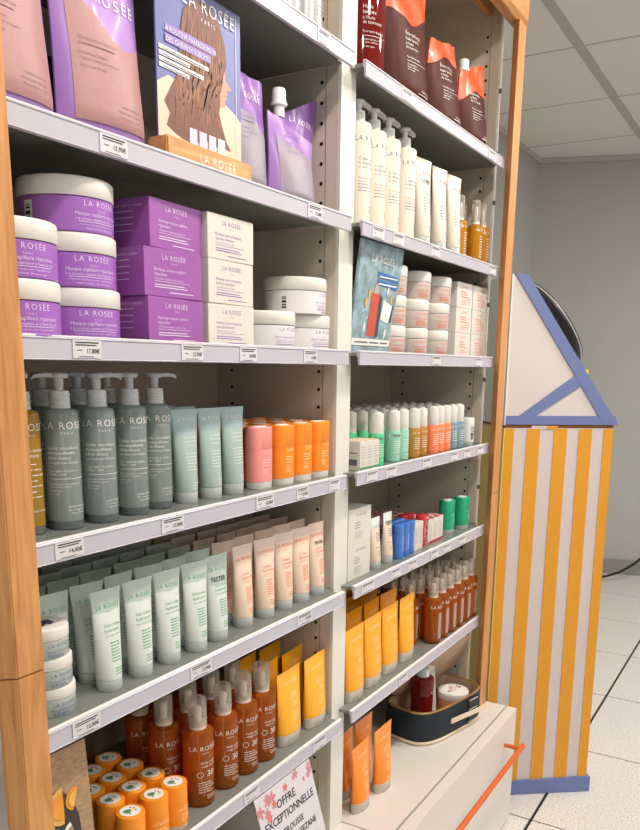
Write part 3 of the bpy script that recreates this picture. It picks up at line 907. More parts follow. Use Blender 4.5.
# ------------------------------------------------------------------ left bay, shelf C: jars and cartons
M_PJAR = mat('purple_jar', '#9c60b6', 0.32, 0.04, 10, coat=0.25)
M_LIDW = mat('white_lid', '#dcd7cf', 0.35, 0.015)
RJ, HB, HL = 0.0570, 0.0395, 0.0225
def bars_(x, z):
    return [('b', x, x + 0.062, z, 0.0006)]
masque = brand(0.0295, 0.0064) + [('t', 'Masque capillaire réparateur', 0.0, 0.0185, 0.0042, 'c'), ('t', "à la kératine végétale et à l'huile de ricin", 0.0, 0.0135, 0.0030, 'c')] + bars_(-0.031, 0.0115) + [('t', 'Nutritive repairing hair mask - Vegetable keratin', 0.0, 0.0078, 0.0021, 'c'), ('t', 'MADE IN FRANCE - 99 % natural origin', 0.0, 0.0035, 0.0019, 'c')]
bar_sticker = [('barcode', printing('barcode', [('p', [(-0.098, 0.006), (-0.085, 0.006), (-0.085, 0.034), (-0.098, 0.034)])], round_surf(RJ * 0.985, 0.0006), M_STICK), None),
               ('barcode_lines', printing('barcode_lines', [('p', [(-0.096, z), (-0.088, z), (-0.088, z + w), (-0.096, z + w)]) for (z, w) in ((0.009, 0.003), (0.014, 0.002), (0.018, 0.004), (0.0245, 0.002), (0.028, 0.001))], round_surf(RJ * 0.985, 0.0009), M_INK), None)]
pj = jar_kit(RJ, HB, HL, M_PJAR, M_LIDW, masque, M_PRPL)
pjb = pj + bar_sticker
HJ = HB + HL + 0.0003
for i, (x, y, rz, lab) in enumerate(((0.7438, 0.8026, -0.22, 'bottom jar of the purple stack of three'), (0.7407, 0.8026, -0.22, 'middle jar of the purple stack of three'), (0.7394, 0.8026, 0.05, 'top jar of the purple stack of three, barcode showing'))):
    place(pjb if i == 2 else pj, 'jar', 'purple mask jar with white lid, ' + lab, 'jar', (x, y, S['C'] + i * HJ), rz, 'purple mask jars')
for i, (x, y, rz, lab) in enumerate(((0.6288, 0.782, -0.25, 'lower of the pair beside the left post'), (0.6285, 0.782, -0.25, 'upper of the pair beside the left post'))):
    place(pj, 'jar', 'purple mask jar with white lid, ' + lab, 'jar', (x, y, S['C'] + i * HJ), rz, 'purple mask jars')
M_PBOX = mat('purple_carton', '#96539f', 0.5, 0.04)
M_WBOX = mat('white_carton', '#d4cdc4', 0.5, 0.02)
BW, BD, BH = 0.112, 0.112, 0.0605
rech = lambda a, b: brand(0.047, 0.0062) + [('t', a, -0.038, 0.0325, 0.0040, 'l'), ('t', b[0], -0.038, 0.0265, 0.0040, 'l'), ('t', b[1], -0.038, 0.0215, 0.0026, 'l'), ('b', -0.038, 0.03, 0.0190, 0.0005), ('b', -0.038, 0.02, 0.0145, 0.0010), ('b', -0.038, 0.026, 0.0115, 0.0010), ('b', -0.010, 0.038, 0.0055, 0.0010)]
side = [('t', 'LE MASQUE NOURRIT LES CHEVEUX', 0.045, 0.050, 0.0026, 'r')] + [('b', -0.045, 0.03, 0.044 - 0.008 * k, 0.0008) for k in range(4)] + [('o', -0.035, 0.010, 0.004, 0.0007)]
pb = box_kit(BW, BD, BH, M_PBOX, rech('Recharge masque capillaire', ('réparateur', 'à la kératine végétale et huile de ricin')), M_PRPL, side)
wb = box_kit(BW, BD, BH, M_WBOX, rech('Recharge après-shampoing', ('hydratant démêlant', "à l'amande et beurre de karité")), M_PRP, side)
for i, (x, y, rz, lab) in enumerate(((0.874, 0.802, 0.0, 'bottom of the stack of three'), (0.872, 0.802, -0.03, 'middle of the stack of three'), (0.880, 0.806, 0.05, 'top of the stack of three'))):
    place(pb, 'carton', 'purple refill carton, ' + lab, 'carton', (x, y, S['C'] + i * (BH + 0.0008)), rz, 'purple cartons')
for i, (x, y, rz, lab) in enumerate(((0.9985, 0.802, 0.0, 'bottom of the white stack'), (0.9975, 0.802, 0.02, 'middle of the white stack'), (0.9985, 0.802, 0.01, 'top of the white stack'))):
    place(wb, 'carton', 'white refill carton with lilac print, ' + lab, 'carton', (x, y, S['C'] + i * (BH + 0.0008)), rz, 'white cartons')
M_WJAR = mat('white_jar', '#e3dedd', 0.35, 0.02)
apres = brand(0.0295, 0.0064) + [('t', 'Après-shampoing hydratant', 0.0, 0.0185, 0.0042, 'c'), ('t', "à l'amande et au beurre de karité", 0.0, 0.0135, 0.0030, 'c')] + bars_(-0.031, 0.0115) + [('b', -0.03, 0.025, 0.0078, 0.001), ('b', -0.02, 0.03, 0.0040, 0.001)]
wj = jar_kit(RJ, HB, HL, M_WJAR, M_LIDW, apres, M_PRP, extra=bar_sticker)
for (x, y, k, rz, lab) in ((1.163, 0.806, 0, 0.0, 'lower left of the group of three'), (1.280, 0.806, 0, 0.0, 'lower right of the group of three'), (1.262, 0.803, 1, 0.3, 'resting on top of the other two')):
    place(wj, 'jar', 'white conditioner jar with lilac print, ' + lab, 'jar', (x, y, S['C'] + k * HJ), rz, 'white jars')

# ------------------------------------------------------------------ left bay, shelf D: pump bottles, blue-green tubes, sticks
M_GEL = clear('grey_gel', '#d3dcd9', '#b4bfbb', 0.44, 0.07, 0.6)
M_GELB = clear('grey_gel_base', '#cfd6d4', '#7d8886', 0.55, 0.05, 0.7)
M_PUMPC = clear('clear_grey_pump', '#eef0ef', '#e2e5e4', 0.74, 0.15, 0.6)
M_TONIC = clear('amber_tonic', '#c79a3c', '#a9822a', 0.75, 0.07, 0.6)
mic = [('t', 'LA ROSÉE', 0.0, 0.126, 0.0088, 'c', 1.15), ('t', 'PARIS', 0.0, 0.1195, 0.0028, 'c', 1.7)]
mic += [('t', s, -0.026, z, h, 'l') for (s, z, h) in (('Gelée micellaire', 0.1010, 0.0044), ('démaquillante', 0.0950, 0.0044), ('ultra-douce', 0.0890, 0.0044), ('aux hydrolats floraux', 0.0835, 0.0032), ('Tous types de peaux', 0.0735, 0.0030), ('Visage - yeux', 0.0695, 0.0030), ('Ultra-soft make-up remover gel', 0.0575, 0.0022), ('Organic floral solution', 0.0540, 0.0022), ('All skin types', 0.0490, 0.0022), ('Face - eyes', 0.0455, 0.0022))]
mic += [('b', -0.024, 0.024, 0.0645, 0.0006), ('t', 'MADE IN FRANCE', 0.027, 0.0285, 0.0026, 'r'), ('t', "95 % d'origine naturelle", 0.027, 0.0245, 0.0022, 'r'), ('t', 'Flacon 100 % recyclé', 0.027, 0.0205, 0.0022, 'r')]
gel_r = pump_kit(0.0215, 0.1485, 0.1935, M_GEL, M_GELB, M_PUMPC, mic, M_PRW, 1)
gel_l = pump_kit(0.0215, 0.1485, 0.1935, M_GEL, M_GELB, M_PUMPC, mic, M_PRW, -1)
for i, (x, y, k, rz) in enumerate(((0.7011, 0.790, gel_l, -0.42), (0.7590, 0.786, gel_r, -0.38), (0.8230, 0.790, gel_l, -0.42), (0.8795, 0.796, gel_r, -0.40))):
    place(k, 'pump_bottle', 'grey micellar gel pump bottle, %s in the front row from the left' % ORD[i], 'bottle', (x, y, S['D']), rz, 'grey gel pump bottles')
for i, (x, y, k) in enumerate(((0.722, 0.846, gel_r), (0.840, 0.850, gel_l), (0.782, 0.846, gel_l))):
    place(k, 'pump_bottle', 'grey micellar gel pump bottle behind the front row, %s from the left' % ORD[(0, 2, 1)[i]], 'bottle', (x, y, S['D']), 0.1 * i, 'grey gel pump bottles')
ton = [('t', 'LA ROSÉE', 0.0, 0.126, 0.0088, 'c', 1.15), ('t', 'PARIS', 0.0, 0.1195, 0.0028, 'c', 1.7), ('t', 'Lotion tonique', 0.004, 0.1010, 0.0042, 'c'), ('t', 'hydratante', 0.0, 0.0950, 0.0042, 'c')] + lines(-0.022, 0.086, 7, 0.0066, 0.042, 0.0012, 3) + [('t', 'MADE IN FRANCE', 0.027, 0.0285, 0.0026, 'r')]
place(pump_kit(0.0215, 0.1485, 0.1935, M_TONIC, M_GELB, M_PUMPC, ton, M_PRW, -1), 'pump_bottle', 'amber tonic lotion bottle beside the left wooden post', 'bottle', (0.6490, 0.800, S['D']), -0.3)
M_BGT = mat('blue_green_tube', '#a4b8b0', 0.3, 0.05, 9, coat=0.3)
M_BGT2 = mat('blue_green_tube_top', '#9bb1b3', 0.3, 0.05, 9, coat=0.3)
M_FROST = clear('frosted_cap', '#e8ecea', '#c3c9c4', 0.8, 0.25)
gom = brand(0.122, 0.0058) + [('t', s, -0.009, z, h, 'l') for (s, z, h) in (('Gommage', 0.097, 0.0044), ('doux visage', 0.091, 0.0044), ("à l'aloe vera", 0.085, 0.0036))] + lines(-0.009, 0.074, 6, 0.0048, 0.026, 0.0011, 2) + lines(0.0, 0.030, 3, 0.004, 0.018, 0.001, 5)
bgt = tube_kit('bgt', 0.0178, 0.1400, 0.017, M_BGT, M_BGT2, M_FROST, gom, M_PRW, 0.72)
for i, (x, y) in enumerate(((0.9372, 0.7909), (0.9933, 0.7881), (1.0492, 0.7864))):
    place(bgt, 'tube', 'blue-green scrub tube, %s of three in the front row' % ORD[i], 'tube', (x, y, S['D']), (-0.13, -0.08, -0.12)[i], 'blue-green tubes')
for j in range(2):
    for i in range(2):
        place(bgt, 'tube', 'blue-green scrub tube in the %s, %s of two' % (ROWS[j + 1], ('left', 'right')[i]), 'tube', (0.945 + 0.052 * i + 0.004 * j, 0.840 + 0.048 * j, S['D']), 0.03, 'blue-green tubes')
M_ORS = mat('orange_stick', '#f28a1c', 0.35, 0.02, sss=0.0)
M_CORAL = mat('coral_stick', '#f0938a', 0.35, 0.02)
M_STBASE = mat('stick_white_base', '#d6d3cb', 0.35, 0.02)
deo = [('t', 'LA ROSÉE', -0.004, 0.0590, 0.0048, 'c', 1.2)] + lines(-0.012, 0.049, 3, 0.0046, 0.020, 0.0014, 2) + lines(-0.012, 0.034, 5, 0.0026, 0.016, 0.0008, 4) + lines(-0.002, 0.0185, 1, 0.003, 0.012, 0.001, 3)
topst = lambda a, b, h: [('top_sticker', MB().rings([(h, a * 0.62, b * 0.62), (h + 0.0006, a * 0.60, b * 0.60)], 24).mesh('top_sticker', M_STICK), None)]
osk = stick_kit(0.0265, 0.0185, 0.1045, 0.0125, 0.0670, M_ORS, M_STBASE, deo, M_PRY, sticker=topst(0.0265, 0.0185, 0.1045))
csk = stick_kit(0.0265, 0.0185, 0.1045, 0.0125, 0.0670, M_CORAL, M_STBASE, deo, M_PRPL, sticker=topst(0.0265, 0.0185, 0.1045))
place(csk, 'deodorant_stick', 'coral pink deodorant stick with white base beside the blue-green tubes', 'stick', (1.1197, 0.7838, S['D']), 0.0)
for i, x in enumerate((1.183, 1.2435, 1.306)):
    place(osk, 'deodorant_stick', 'orange deodorant stick with white base, %s of three in the front row' % ORD[i], 'stick', (x, 0.779, S['D']), 0.0, 'orange deodorant sticks')
for j in range(3):
    for i in range(4):
        place(osk, 'deodorant_stick', 'orange deodorant stick behind the front row, %s, %s from the left' % (ROWS[j + 1], ORD[i]), 'stick', (1.120 + 0.0605 * i, 0.824 + 0.044 * j, S['D']), 0.0, 'orange deodorant sticks')

# ------------------------------------------------------------------ left bay, shelf E: green and peach tubes, small jars
M_GTB = mat('white_gel_tube', '#d7dcd4', 0.3, 0.03, 9, coat=0.2)
M_GTT = clear('clear_green_tube', '#dde8dd', '#c3d0c4', 0.88, 0.14, 0.6)
M_PTB = mat('peach_cream_tube', '#e8cfb9', 0.3, 0.03, 9, coat=0.2)
M_PTT = clear('clear_peach_tube', '#efe2d6', '#e6cfbd', 0.92, 0.14, 0.6)
gel = brand(0.1155, 0.0062) + [('t', s, -0.012, z, h, 'l') for (s, z, h) in (('Gel-crème', 0.0905, 0.0050), ('hydratant', 0.0835, 0.0050), ('aux concombres', 0.0775, 0.0032))] + lines(-0.006, 0.068, 7, 0.0042, 0.020, 0.0016, 6) + lines(-0.002, 0.032, 3, 0.0038, 0.018, 0.0016, 8)
crm = brand(0.1155, 0.0062) + [('t', s, -0.012, z, h, 'l') for (s, z, h) in (('Crème', 0.0905, 0.0050), ('hydratante', 0.0835, 0.0050), ('aux abricots', 0.0775, 0.0032))] + lines(-0.006, 0.068, 7, 0.0042, 0.020, 0.0016, 7) + lines(-0.002, 0.032, 3, 0.0038, 0.018, 0.0016, 9)
mk = [('t', 'TESTER', -0.003, 0.099, 0.0075, 'c')]
gt = tube_kit('gt', 0.0178, 0.141, 0.0165, M_GTB, M_GTT, M_FROST, gel, M_PRG, 0.76)
gtm = tube_kit('gtm', 0.0178, 0.141, 0.0165, M_GTB, M_GTT, M_FROST, gel, M_PRG, 0.62, marker=mk)
pt = tube_kit('pt', 0.0178, 0.141, 0.0165, M_PTB, M_PTT, M_FROST, crm, M_PRO, 0.87)
ptm = tube_kit('ptm', 0.0178, 0.141, 0.0165, M_PTB, M_PTT, M_FROST, crm, M_PRO, 0.87, marker=[('t', 'TESTER', 0.0, 0.100, 0.0062, 'c')])
gx = [0.743, 0.804, 0.866, 0.925, 0.985]
pxs = [1.065, 1.132, 1.194, 1.250, 1.307]
def jit(s=0.002):
    return random.uniform(-s, s)
for j in range(6):
    y = 0.771 + 0.0425 * j
    cols = gx if j == 0 else ([0.683] + gx if j == 1 else [0.622, 0.683] + gx)
    for i, x in enumerate(cols):
        k = gtm if (j == 0 and i == 4) else gt
        lab = 'clear-topped tube with green lettering, %s, %s from the left' % (ROWS[j], ORD[i])
        if k is gtm:
            lab = 'green-lettered tube with black tester writing in the front row'
        place(k, 'cream_tube', lab, 'tube', (x + jit() + (0.006 if j else 0), y + jit(), S['E']), jit(0.10) - 0.12, 'green-lettered tubes')
    for i, x in enumerate(pxs):
        k = ptm if (j == 0 and i == 4) else pt
        lab = 'peach tube with orange lettering, %s, %s from the left' % (ROWS[j], ORD[i])
        if k is ptm:
            lab = 'peach tube with black tester writing next to the side panel'
        place(k, 'cream_tube', lab, 'tube', (x + jit() - (0.006 if i else 0), y + jit() + 0.006, S['E']), jit(0.08) - 0.12, 'peach tubes')
M_SMJ = clear('small_jar_clear', '#dfe6e0', '#c5ccc5', 0.82, 0.15)
sj_print = brand(0.0150, 0.0042, 0.004) + [('t', 'Masque SOS hydratant', 0.004, 0.0085, 0.0028, 'c')] + lines(-0.012, 0.0055, 2, 0.0025, 0.028, 0.0010, 4)
sj = jar_kit(0.031, 0.0235, 0.0155, M_SMJ, M_LIDW, sj_print, M_PRB, round_=0.002)
mark_top = [('lid_mark', printing('lid_mark', [('p', [(-0.016 + 0.005 * k, -0.010 + 0.004 * (k % 2)), (-0.012 + 0.005 * k, -0.010 + 0.004 * (k % 2)), (-0.013 + 0.005 * k, 0.010), (-0.017 + 0.005 * k, 0.010)]) for k in range(6)], lambda x, z: (x, z, 0.0394), mat('lid_mark_navy', '#2a3350', 0.6)), None)]
for i in range(3):
    place(sj + (mark_top if i == 2 else []), 'jar', 'small clear white-lidded jar, %s' % ('bottom of the stack of three', 'middle of the stack of three', 'top of the stack of three with dark marks on its lid')[i], 'jar', (0.6526 - 0.003 * i, 0.7823, S['E'] + i * 0.0393), -0.25 + 0.05 * i, 'small stacked jars')

# ------------------------------------------------------------------ left bay, shelf F: card, sticker-topped sticks, sprays, yellow tubes
M_AMB = clear('amber_oil', '#f4a85e', '#cf742a', 0.36, 0.05, 0.8)
M_OCAP = clear('frosted_over_cap', '#fbf8f4', '#efe6dc', 0.24, 0.12, 0.6)
M_PUMPW = mat('spray_pump_beige', '#e6d8c6', 0.4, 0.03)
spf = [('t', 'LA ROSÉE', 0.0, 0.1000, 0.0080, 'c', 1.1), ('t', 'PARIS', 0.0, 0.0940, 0.0026, 'c', 1.6), ('t', 'Huile solaire', -0.008, 0.0770, 0.0042, 'l'), ('t', 'visage et corps', -0.008, 0.0715, 0.0038, 'l'), ('t', '30', 0.003, 0.0540, 0.0105, 'l'), ('o', -0.009, 0.0585, 0.0052, 0.0007)] + lines(-0.012, 0.044, 5, 0.0042, 0.030, 0.0013, 3) + lines(0.002, 0.020, 2, 0.004, 0.024, 0.0012, 4)
spr = spray_kit(0.0255, 0.130, 0.184, M_AMB, M_AMB, M_OCAP, M_PUMPW, spf, M_PRW)
for i, x in enumerate((0.9377, 1.0042, 1.0625, 1.1185)):
    place(spr, 'spray_bottle', 'amber sun oil spray, %s from the left in the front row of the left bay' % ORD[i], 'spray bottle', (x, 0.7795, S['F']), -0.42 + 0.03 * (i % 2), 'amber sun oil sprays in the left bay')
for i, (x, y) in enumerate(((0.920, 0.836), (0.982, 0.836), (1.045, 0.836), (1.104, 0.834), (0.928, 0.896), (0.988, 0.896), (1.05, 0.896), (1.11, 0.892))):
    place(spr, 'spray_bottle', 'amber sun oil spray of the left bay, %s, %s from the left' % (ROWS[1 + i // 4], ORD[i % 4]), 'spray bottle', (x, y, S['F']), jit(0.1) - 0.4, 'amber sun oil sprays in the left bay')
M_YT = mat('yellow_tube', '#f8ad1a', 0.32, 0.03, 9, coat=0.25)
M_YCAP = clear('clear_tube_cap', '#efe9dd', '#cfc6b6', 0.78, 0.15)
s50 = lambda k: [('t', 'LA ROSÉE', 0.0, 0.118 * k, 0.0062 * k, 'c', 1.25)] + lines(-0.010, 0.098 * k, 3, 0.0048 * k, 0.026 * k, 0.0012, 5) + [('t', '50', 0.006, 0.073 * k, 0.0095 * k, 'c')] + lines(-0.008, 0.063 * k, 5, 0.0042 * k, 0.028 * k, 0.0010, 6) + [('o', 0.004, 0.030 * k, 0.0025 * k, 0.0012)]
yt = tube_kit('yt', 0.0380, 0.145, 0.022, M_YT, M_YT, M_YCAP, s50(1.0), M_PRY, 0.8, a_top=0.0435, rb=0.0175)
for i, (x, y) in enumerate(((1.2010, 0.7740), (1.294, 0.7720))):
    place(yt, 'sun_cream_tube', 'yellow sun cream tube in the left bay front row, %s' % ('beside the amber sprays', 'beside the side panel')[i], 'tube', (x, y, S['F']), 0.05, 'yellow sun cream tubes in the left bay')
for i, (x, y) in enumerate(((1.205, 0.826), (1.295, 0.826), (1.205, 0.880), (1.295, 0.880))):
    place(yt, 'sun_cream_tube', 'yellow sun cream tube of the left bay, %s, %s' % (ROWS[1 + i // 2], ('left', 'right')[i % 2]), 'tube', (x, y, S['F']), 0.08, 'yellow sun cream tubes in the left bay')
M_OST = mat('orange_stick_deep', '#f0901f', 0.4, 0.03)
M_PINKB = mat('stick_pink_base', '#e6bda0', 0.4, 0.02)
def sticker_top(h):
    r = 0.0150
    out = [('top_sticker', MB().rings([(h, r, r), (h + 0.0005, r, r)], 24).mesh('top_sticker', M_STICK), None)]
    rr = random.Random(2)
    up = lambda x, z: (x, z, h + 0.0008)
    leaf = [('p', [(-0.004 + 0.006 * math.cos(t) * (1 + 0.25 * math.sin(5 * t)), 0.001 + 0.005 * math.sin(t)) for t in [k * 0.52 for k in range(12)]])]
    out.append(('sticker_leaf', printing('sticker_leaf', leaf, up, mat('sticker_green', '#4f8f62', 0.5)), len(out) - 1 - 0))
    red = [('p', [(0.008 * math.cos(a) + 0.0018 * math.cos(t), 0.008 * math.sin(a) + 0.0018 * math.sin(t)) for t in [k * 1.05 for k in range(6)]]) for a in (-0.6, 0.1, 0.8, 2.4, 4.0)]
    out.append(('sticker_dots', printing('sticker_dots', red, up, M_PRR), None))
    return [(n, m, None) for (n, m, _) in out]
sst = stick_kit(0.0212, 0.0212, 0.075, 0.010, 0.045, M_OST, M_PINKB, [('t', 'LA ROSÉE', 0.0, 0.034, 0.0042, 'c', 1.2)] + lines(-0.01, 0.027, 4, 0.0035, 0.022, 0.0010, 3), M_PRY, sup=2.0, sticker=sticker_top(0.075))
spots = [(0.860, 0.766), (0.8165, 0.766), (0.763, 0.763), (0.772, 0.811), (0.816, 0.810), (0.862, 0.8135), (0.820, 0.855), (0.776, 0.856), (0.866, 0.862), (0.864, 0.908), (0.820, 0.899), (0.776, 0.900)]
snames = [('front row', 'right'), ('front row', 'middle'), ('front row', 'left'), ('second row', 'left'), ('second row', 'middle'), ('second row', 'right'), ('third row', 'middle'), ('third row', 'left'), ('third row', 'right'), ('back row', 'right'), ('back row', 'middle'), ('back row', 'left')]
for (x, y), (a, b) in zip(spots, snames):
    place(sst, 'sun_stick', 'short orange stick with round sticker on top, %s, %s column' % (a, b), 'stick', (x, y, S['F']), jit(0.5), 'orange sticker-topped sticks')
# card display with a citrus photo at the left end
M_KRAFT = mat('card_wood_photo', '#a58563', 0.55, 0.30, 26, stretch=(3, 3, 14))
M_BOWL = mat('card_dark_bowl', '#3b3230', 0.5, 0.2)
M_CIT = mat('card_citrus_orange', '#e9952c', 0.4, 0.15, 40)
M_CITY = mat('card_citrus_yellow', '#dfb04a', 0.4, 0.15, 40)
t = thing('display_card', 'brown photo card with citrus slices standing beside the left post', 'card', (0.628, 0.752, S['F']), (-0.02, 0.02, 0))
cb = obj('card', MB().prism([(-0.055, 0), (0.062, 0), (0.048, 0.226), (-0.055, 0.226)], 0.0, 0.004, 'xz').mesh('card', M_KRAFT, smooth=0), t)
cp = lambda n, pts, m, l: obj(n, printing(n, [('p', pts)], flat_surf(0.0, l), m), cb)
cp('printed_bowl', [(0.045 * math.cos(a) - 0.01, 0.095 + 0.08 * math.sin(a)) for a in [k * 0.4 for k in range(16)]], M_BOWL, 0.0004)
def half_moon(x, z, r, a, k=1.0):
    return [(x + r * k * math.cos(a + t), z + r * k * math.sin(a + t)) for t in [q * math.pi / 10 for q in range(11)]]
for k, (x, z, r, a) in enumerate(((-0.020, 0.150, 0.024, 1.9), (0.006, 0.150, 0.026, 1.6), (0.026, 0.152, 0.016, 1.3), (-0.004, 0.098, 0.022, 2.2), (0.022, 0.104, 0.020, 1.9), (-0.016, 0.062, 0.024, 1.2), (0.016, 0.050, 0.022, 0.9))):
    m = (M_CIT, M_CITY, M_CIT, M_CARDW, M_CARDW, M_CIT, M_CITY)[k]
    cp('printed_slice', half_moon(x, z, r, a), m, 0.0008 + 0.0001 * k)
    cp('printed_pulp', half_moon(x, z, r, a, 0.72), (M_CITY, M_CIT, M_CITY, M_CITY, M_KRAFT, M_CITY, M_CIT)[k], 0.0017 + 0.0001 * k)
# paper sign taped under the rail
M_PAPER = mat('sign_paper', '#cfc9cd', 0.6, 0.02)
M_BLOS = mat('blossom_pink', '#c77d86', 0.6, 0.2, 60)
M_BLOS2 = mat('blossom_coral', '#d9705f', 0.6, 0.1, 60)
t = thing('paper_sign', 'white paper offer sign with pink blossoms hanging from the lowest left shelf rail', 'sign', (1.106, 0.7245, 0.6215), (-0.28, 0, 0))
pg = obj('paper', MB().box(-0.090, 0.090, 0.0, 0.0008, -0.26, 0.0).mesh('paper', M_PAPER, smooth=0), t)
obj('print', printing('print', [('t', 'OFFRE', -0.004, -0.042, 0.0148, 'c'), ('t', 'EXCEPTIONNELLE', 0.0, -0.066, 0.0142, 'c', 0.95), ('t', 'TROUSSE', 0.0, -0.092, 0.0112, 'c'), ('t', 'LA ROSÉE X SEZANE', 0.0, -0.112, 0.0112, 'c', 0.95)], flat_surf(0.0, 0.0005), M_INK), pg)['kind'] = 'stuff'
rr = random.Random(5)
for k in range(16):
    if k < 6:
        x, z, s = rr.uniform(-0.084, -0.04), rr.uniform(-0.045, -0.006), rr.uniform(0.007, 0.014)
    elif k < 12:
        x, z, s = rr.uniform(0.02, 0.084), rr.uniform(-0.03, -0.006), rr.uniform(0.006, 0.011)
    else:
        x, z, s = ((-0.040, -0.030, 0.009), (-0.062, -0.046, 0.009), (0.0, -0.016, 0.009), (0.05, -0.140, 0.011))[k - 12]
    pts = [(x + s * (0.7 + 0.3 * math.cos(5 * a)) * math.cos(a), z + s * (0.7 + 0.3 * math.cos(5 * a)) * math.sin(a)) for a in [q * 0.314 for q in range(20)]]
    obj('printed_blossom', printing('printed_blossom', [('p', pts)], flat_surf(0.0, 0.0003 + 0.00002 * k), M_BLOS if k < 12 else M_BLOS2), pg)

# ------------------------------------------------------------------ right bay, top shelf: red bottle and brown pouches
M_REDB = clear('dark_red_oil', '#a3231a', '#7a1510', 0.7, 0.06, 0.6)
M_BROWNF = mat('brown_film', '#48190f', 0.48, 0.10, 16, spec=0.18)
M_BROWNW = mat('brown_fluid_window', '#46201e', 0.25, 0.08, 16, coat=0.3)
M_ORF = mat('orange_film', '#e04e12', 0.4, 0.08, 16, coat=0.1)
hui = [('t', s, -0.022, z, h, 'l') for (s, z, h) in (('Huile', 0.125, 0.0068), ('lavante', 0.116, 0.0068), ("à l'huile", 0.107, 0.0056), ('de tournesol', 0.0995, 0.0056), ('Tous types de peaux', 0.085, 0.0038))] + [('b', -0.022, 0.03, 0.079, 0.0006)] + [('t', s, -0.022, z, 0.0032, 'l') for (s, z) in (('Cleansing body oil', 0.072), ('Organic sunflower oil', 0.067), ('All skin types', 0.060))]
rb = pump_kit(0.045, 0.20, 0.255, M_REDB, M_REDB, M_PUMPC, hui, M_PRW, 1)
place(rb, 'pump_bottle', 'dark red cleansing oil bottle beside the white divider on the top right shelf', 'bottle', (1.500, 0.806, S['A']), -0.55)
place(rb, 'pump_bottle', 'dark red cleansing oil bottle standing behind the front red bottle', 'bottle', (1.500, 0.905, S['A']), -0.5)
eco = [('t', 'Éco-recharge', -0.036, 0.128, 0.0070, 'l')] + [('t', s, -0.036, z, h, 'l') for (s, z, h) in (('huile lavante', 0.118, 0.0062), ("à l'huile", 0.1095, 0.0052), ('de tournesol', 0.1025, 0.0052), ('Tous types de peaux', 0.085, 0.0036))] + [('b', -0.036, 0.03, 0.079, 0.0006)] + [('t', s, -0.036, z, 0.0030, 'l') for (s, z) in (('Cleansing body oil', 0.072), ('Organic sunflower oil', 0.067), ('All skin types', 0.062))] + [('t', 'MADE IN FRANCE', 0.045, 0.030, 0.0030, 'r'), ('b', 0.0, 0.045, 0.025, 0.0012)]
ebr = lambda z, h: [('t', 'LA ROSÉE', 0.0, z, h, 'c', 1.3)]
q1 = pouch_kit(0.160, 0.080, 0.235, 0.70, M_BROWNF, M_BROWNW, eco, M_PRW, seed=21, brand_items=ebr(0.172, 0.012), m_brand=M_PRO, crease=0.007, pinch=0.95, top_m=M_ORF)
place(q1, 'refill_pouch', 'dark brown refill pouch with orange top, largest, next to the red bottle', 'pouch', (1.652, 0.790, S['A']), -0.12, 'brown refill pouches')
q2 = pouch_kit(0.145, 0.075, 0.204, 0.78, M_BROWNF, M_BROWNW, eco, M_PRW, seed=22, brand_items=ebr(0.158, 0.009), m_brand=M_PRO, tl=0.90, tr=0.95, crease=0.006, pinch=0.70, top_m=M_ORF)
place(q2, 'refill_pouch', 'dark brown refill pouch with folded orange top, middle of the three', 'pouch', (1.848, 0.788, S['A']), -0.12, 'brown refill pouches')
q3 = pouch_kit(0.140, 0.072, 0.205, 0.66, M_BROWNF, M_BROWNW, [i for i in eco if i[0] != 't' or i[3] < 0.12], M_PRW, seed=23, brand_items=ebr(0.142, 0.009), m_brand=M_PRO, tl=0.82, tr=1.02, crease=0.006, pinch=0.85, top_m=M_ORF)
q3 += [('spout', MB().rings([(0.150, 0.009, 0.009), (0.170, 0.009, 0.009), (0.171, 0.0135, 0.0135), (0.175, 0.0135, 0.0135), (0.176, 0.012, 0.012), (0.193, 0.012, 0.012), (0.196, 0.010, 0.010)], 20, cx=-0.036, cy=0.002).mesh('spout', M_SPOUT), None)]
place(q3, 'refill_pouch', 'dark brown refill pouch with orange top and white spout cap', 'pouch', (2.025, 0.784, S['A']), -0.10, 'brown refill pouches')

# ------------------------------------------------------------------ right bay, shelf B: cream pump bottles, cream tubes, oils
M_CRM = mat('cream_bottle', '#e2d6c4', 0.32, 0.02, 9, coat=0.2)
M_PUMPG = clear('clear_pump', '#f8f9f8', '#fafbfa', 0.80, 0.15, 0.6)
cc = [('t', 'LA ROSÉE', 0.0, 0.156, 0.0085, 'c', 1.2), ('t', 'PARIS', 0.0, 0.1495, 0.003, 'c', 1.6)] + [('t', s, -0.023, z, h, 'l') for (s, z, h) in (('Crème corps', 0.122, 0.0056), ('hydratante', 0.1145, 0.0056), ('au beurre de karité', 0.108, 0.0040), ('Tous types de peaux', 0.089, 0.0036))] + [('b', -0.023, 0.026, 0.084, 0.0006)] + lines(-0.023, 0.079, 3, 0.0055, 0.042, 0.0014, 4) + lines(0.002, 0.040, 3, 0.005, 0.022, 0.0014, 5)
cb_ = pump_kit(0.0265, 0.190, 0.231, M_CRM, M_CRM, M_PUMPG, cc, M_PRB, 1, neck=0.52)
for i, x in enumerate((1.452, 1.517, 1.582, 1.660)):
    place(cb_, 'pump_bottle', 'cream body lotion pump bottle, %s of four from the white divider' % ORD[i], 'bottle', (x, 0.784, S['B']), -0.10 + 0.03 * (i % 2), 'cream pump bottles')
mains = [('t', 'LA ROSÉE', 0.0, 0.158, 0.0085, 'c', 1.15)] + [('t', s, -0.014, z, 0.0052, 'l') for (s, z) in (('Crème', 0.124), ('hydratante', 0.117))] + lines(-0.014, 0.109, 6, 0.006, 0.030, 0.0020, 6) + lines(-0.002, 0.05, 3, 0.005, 0.022, 0.0018, 7)
ct = tube_kit('ct', 0.0215, 0.192, 0.028, M_CRM, M_CRM, M_FROST, mains, M_PRB, 0.8, a_top=0.0355)
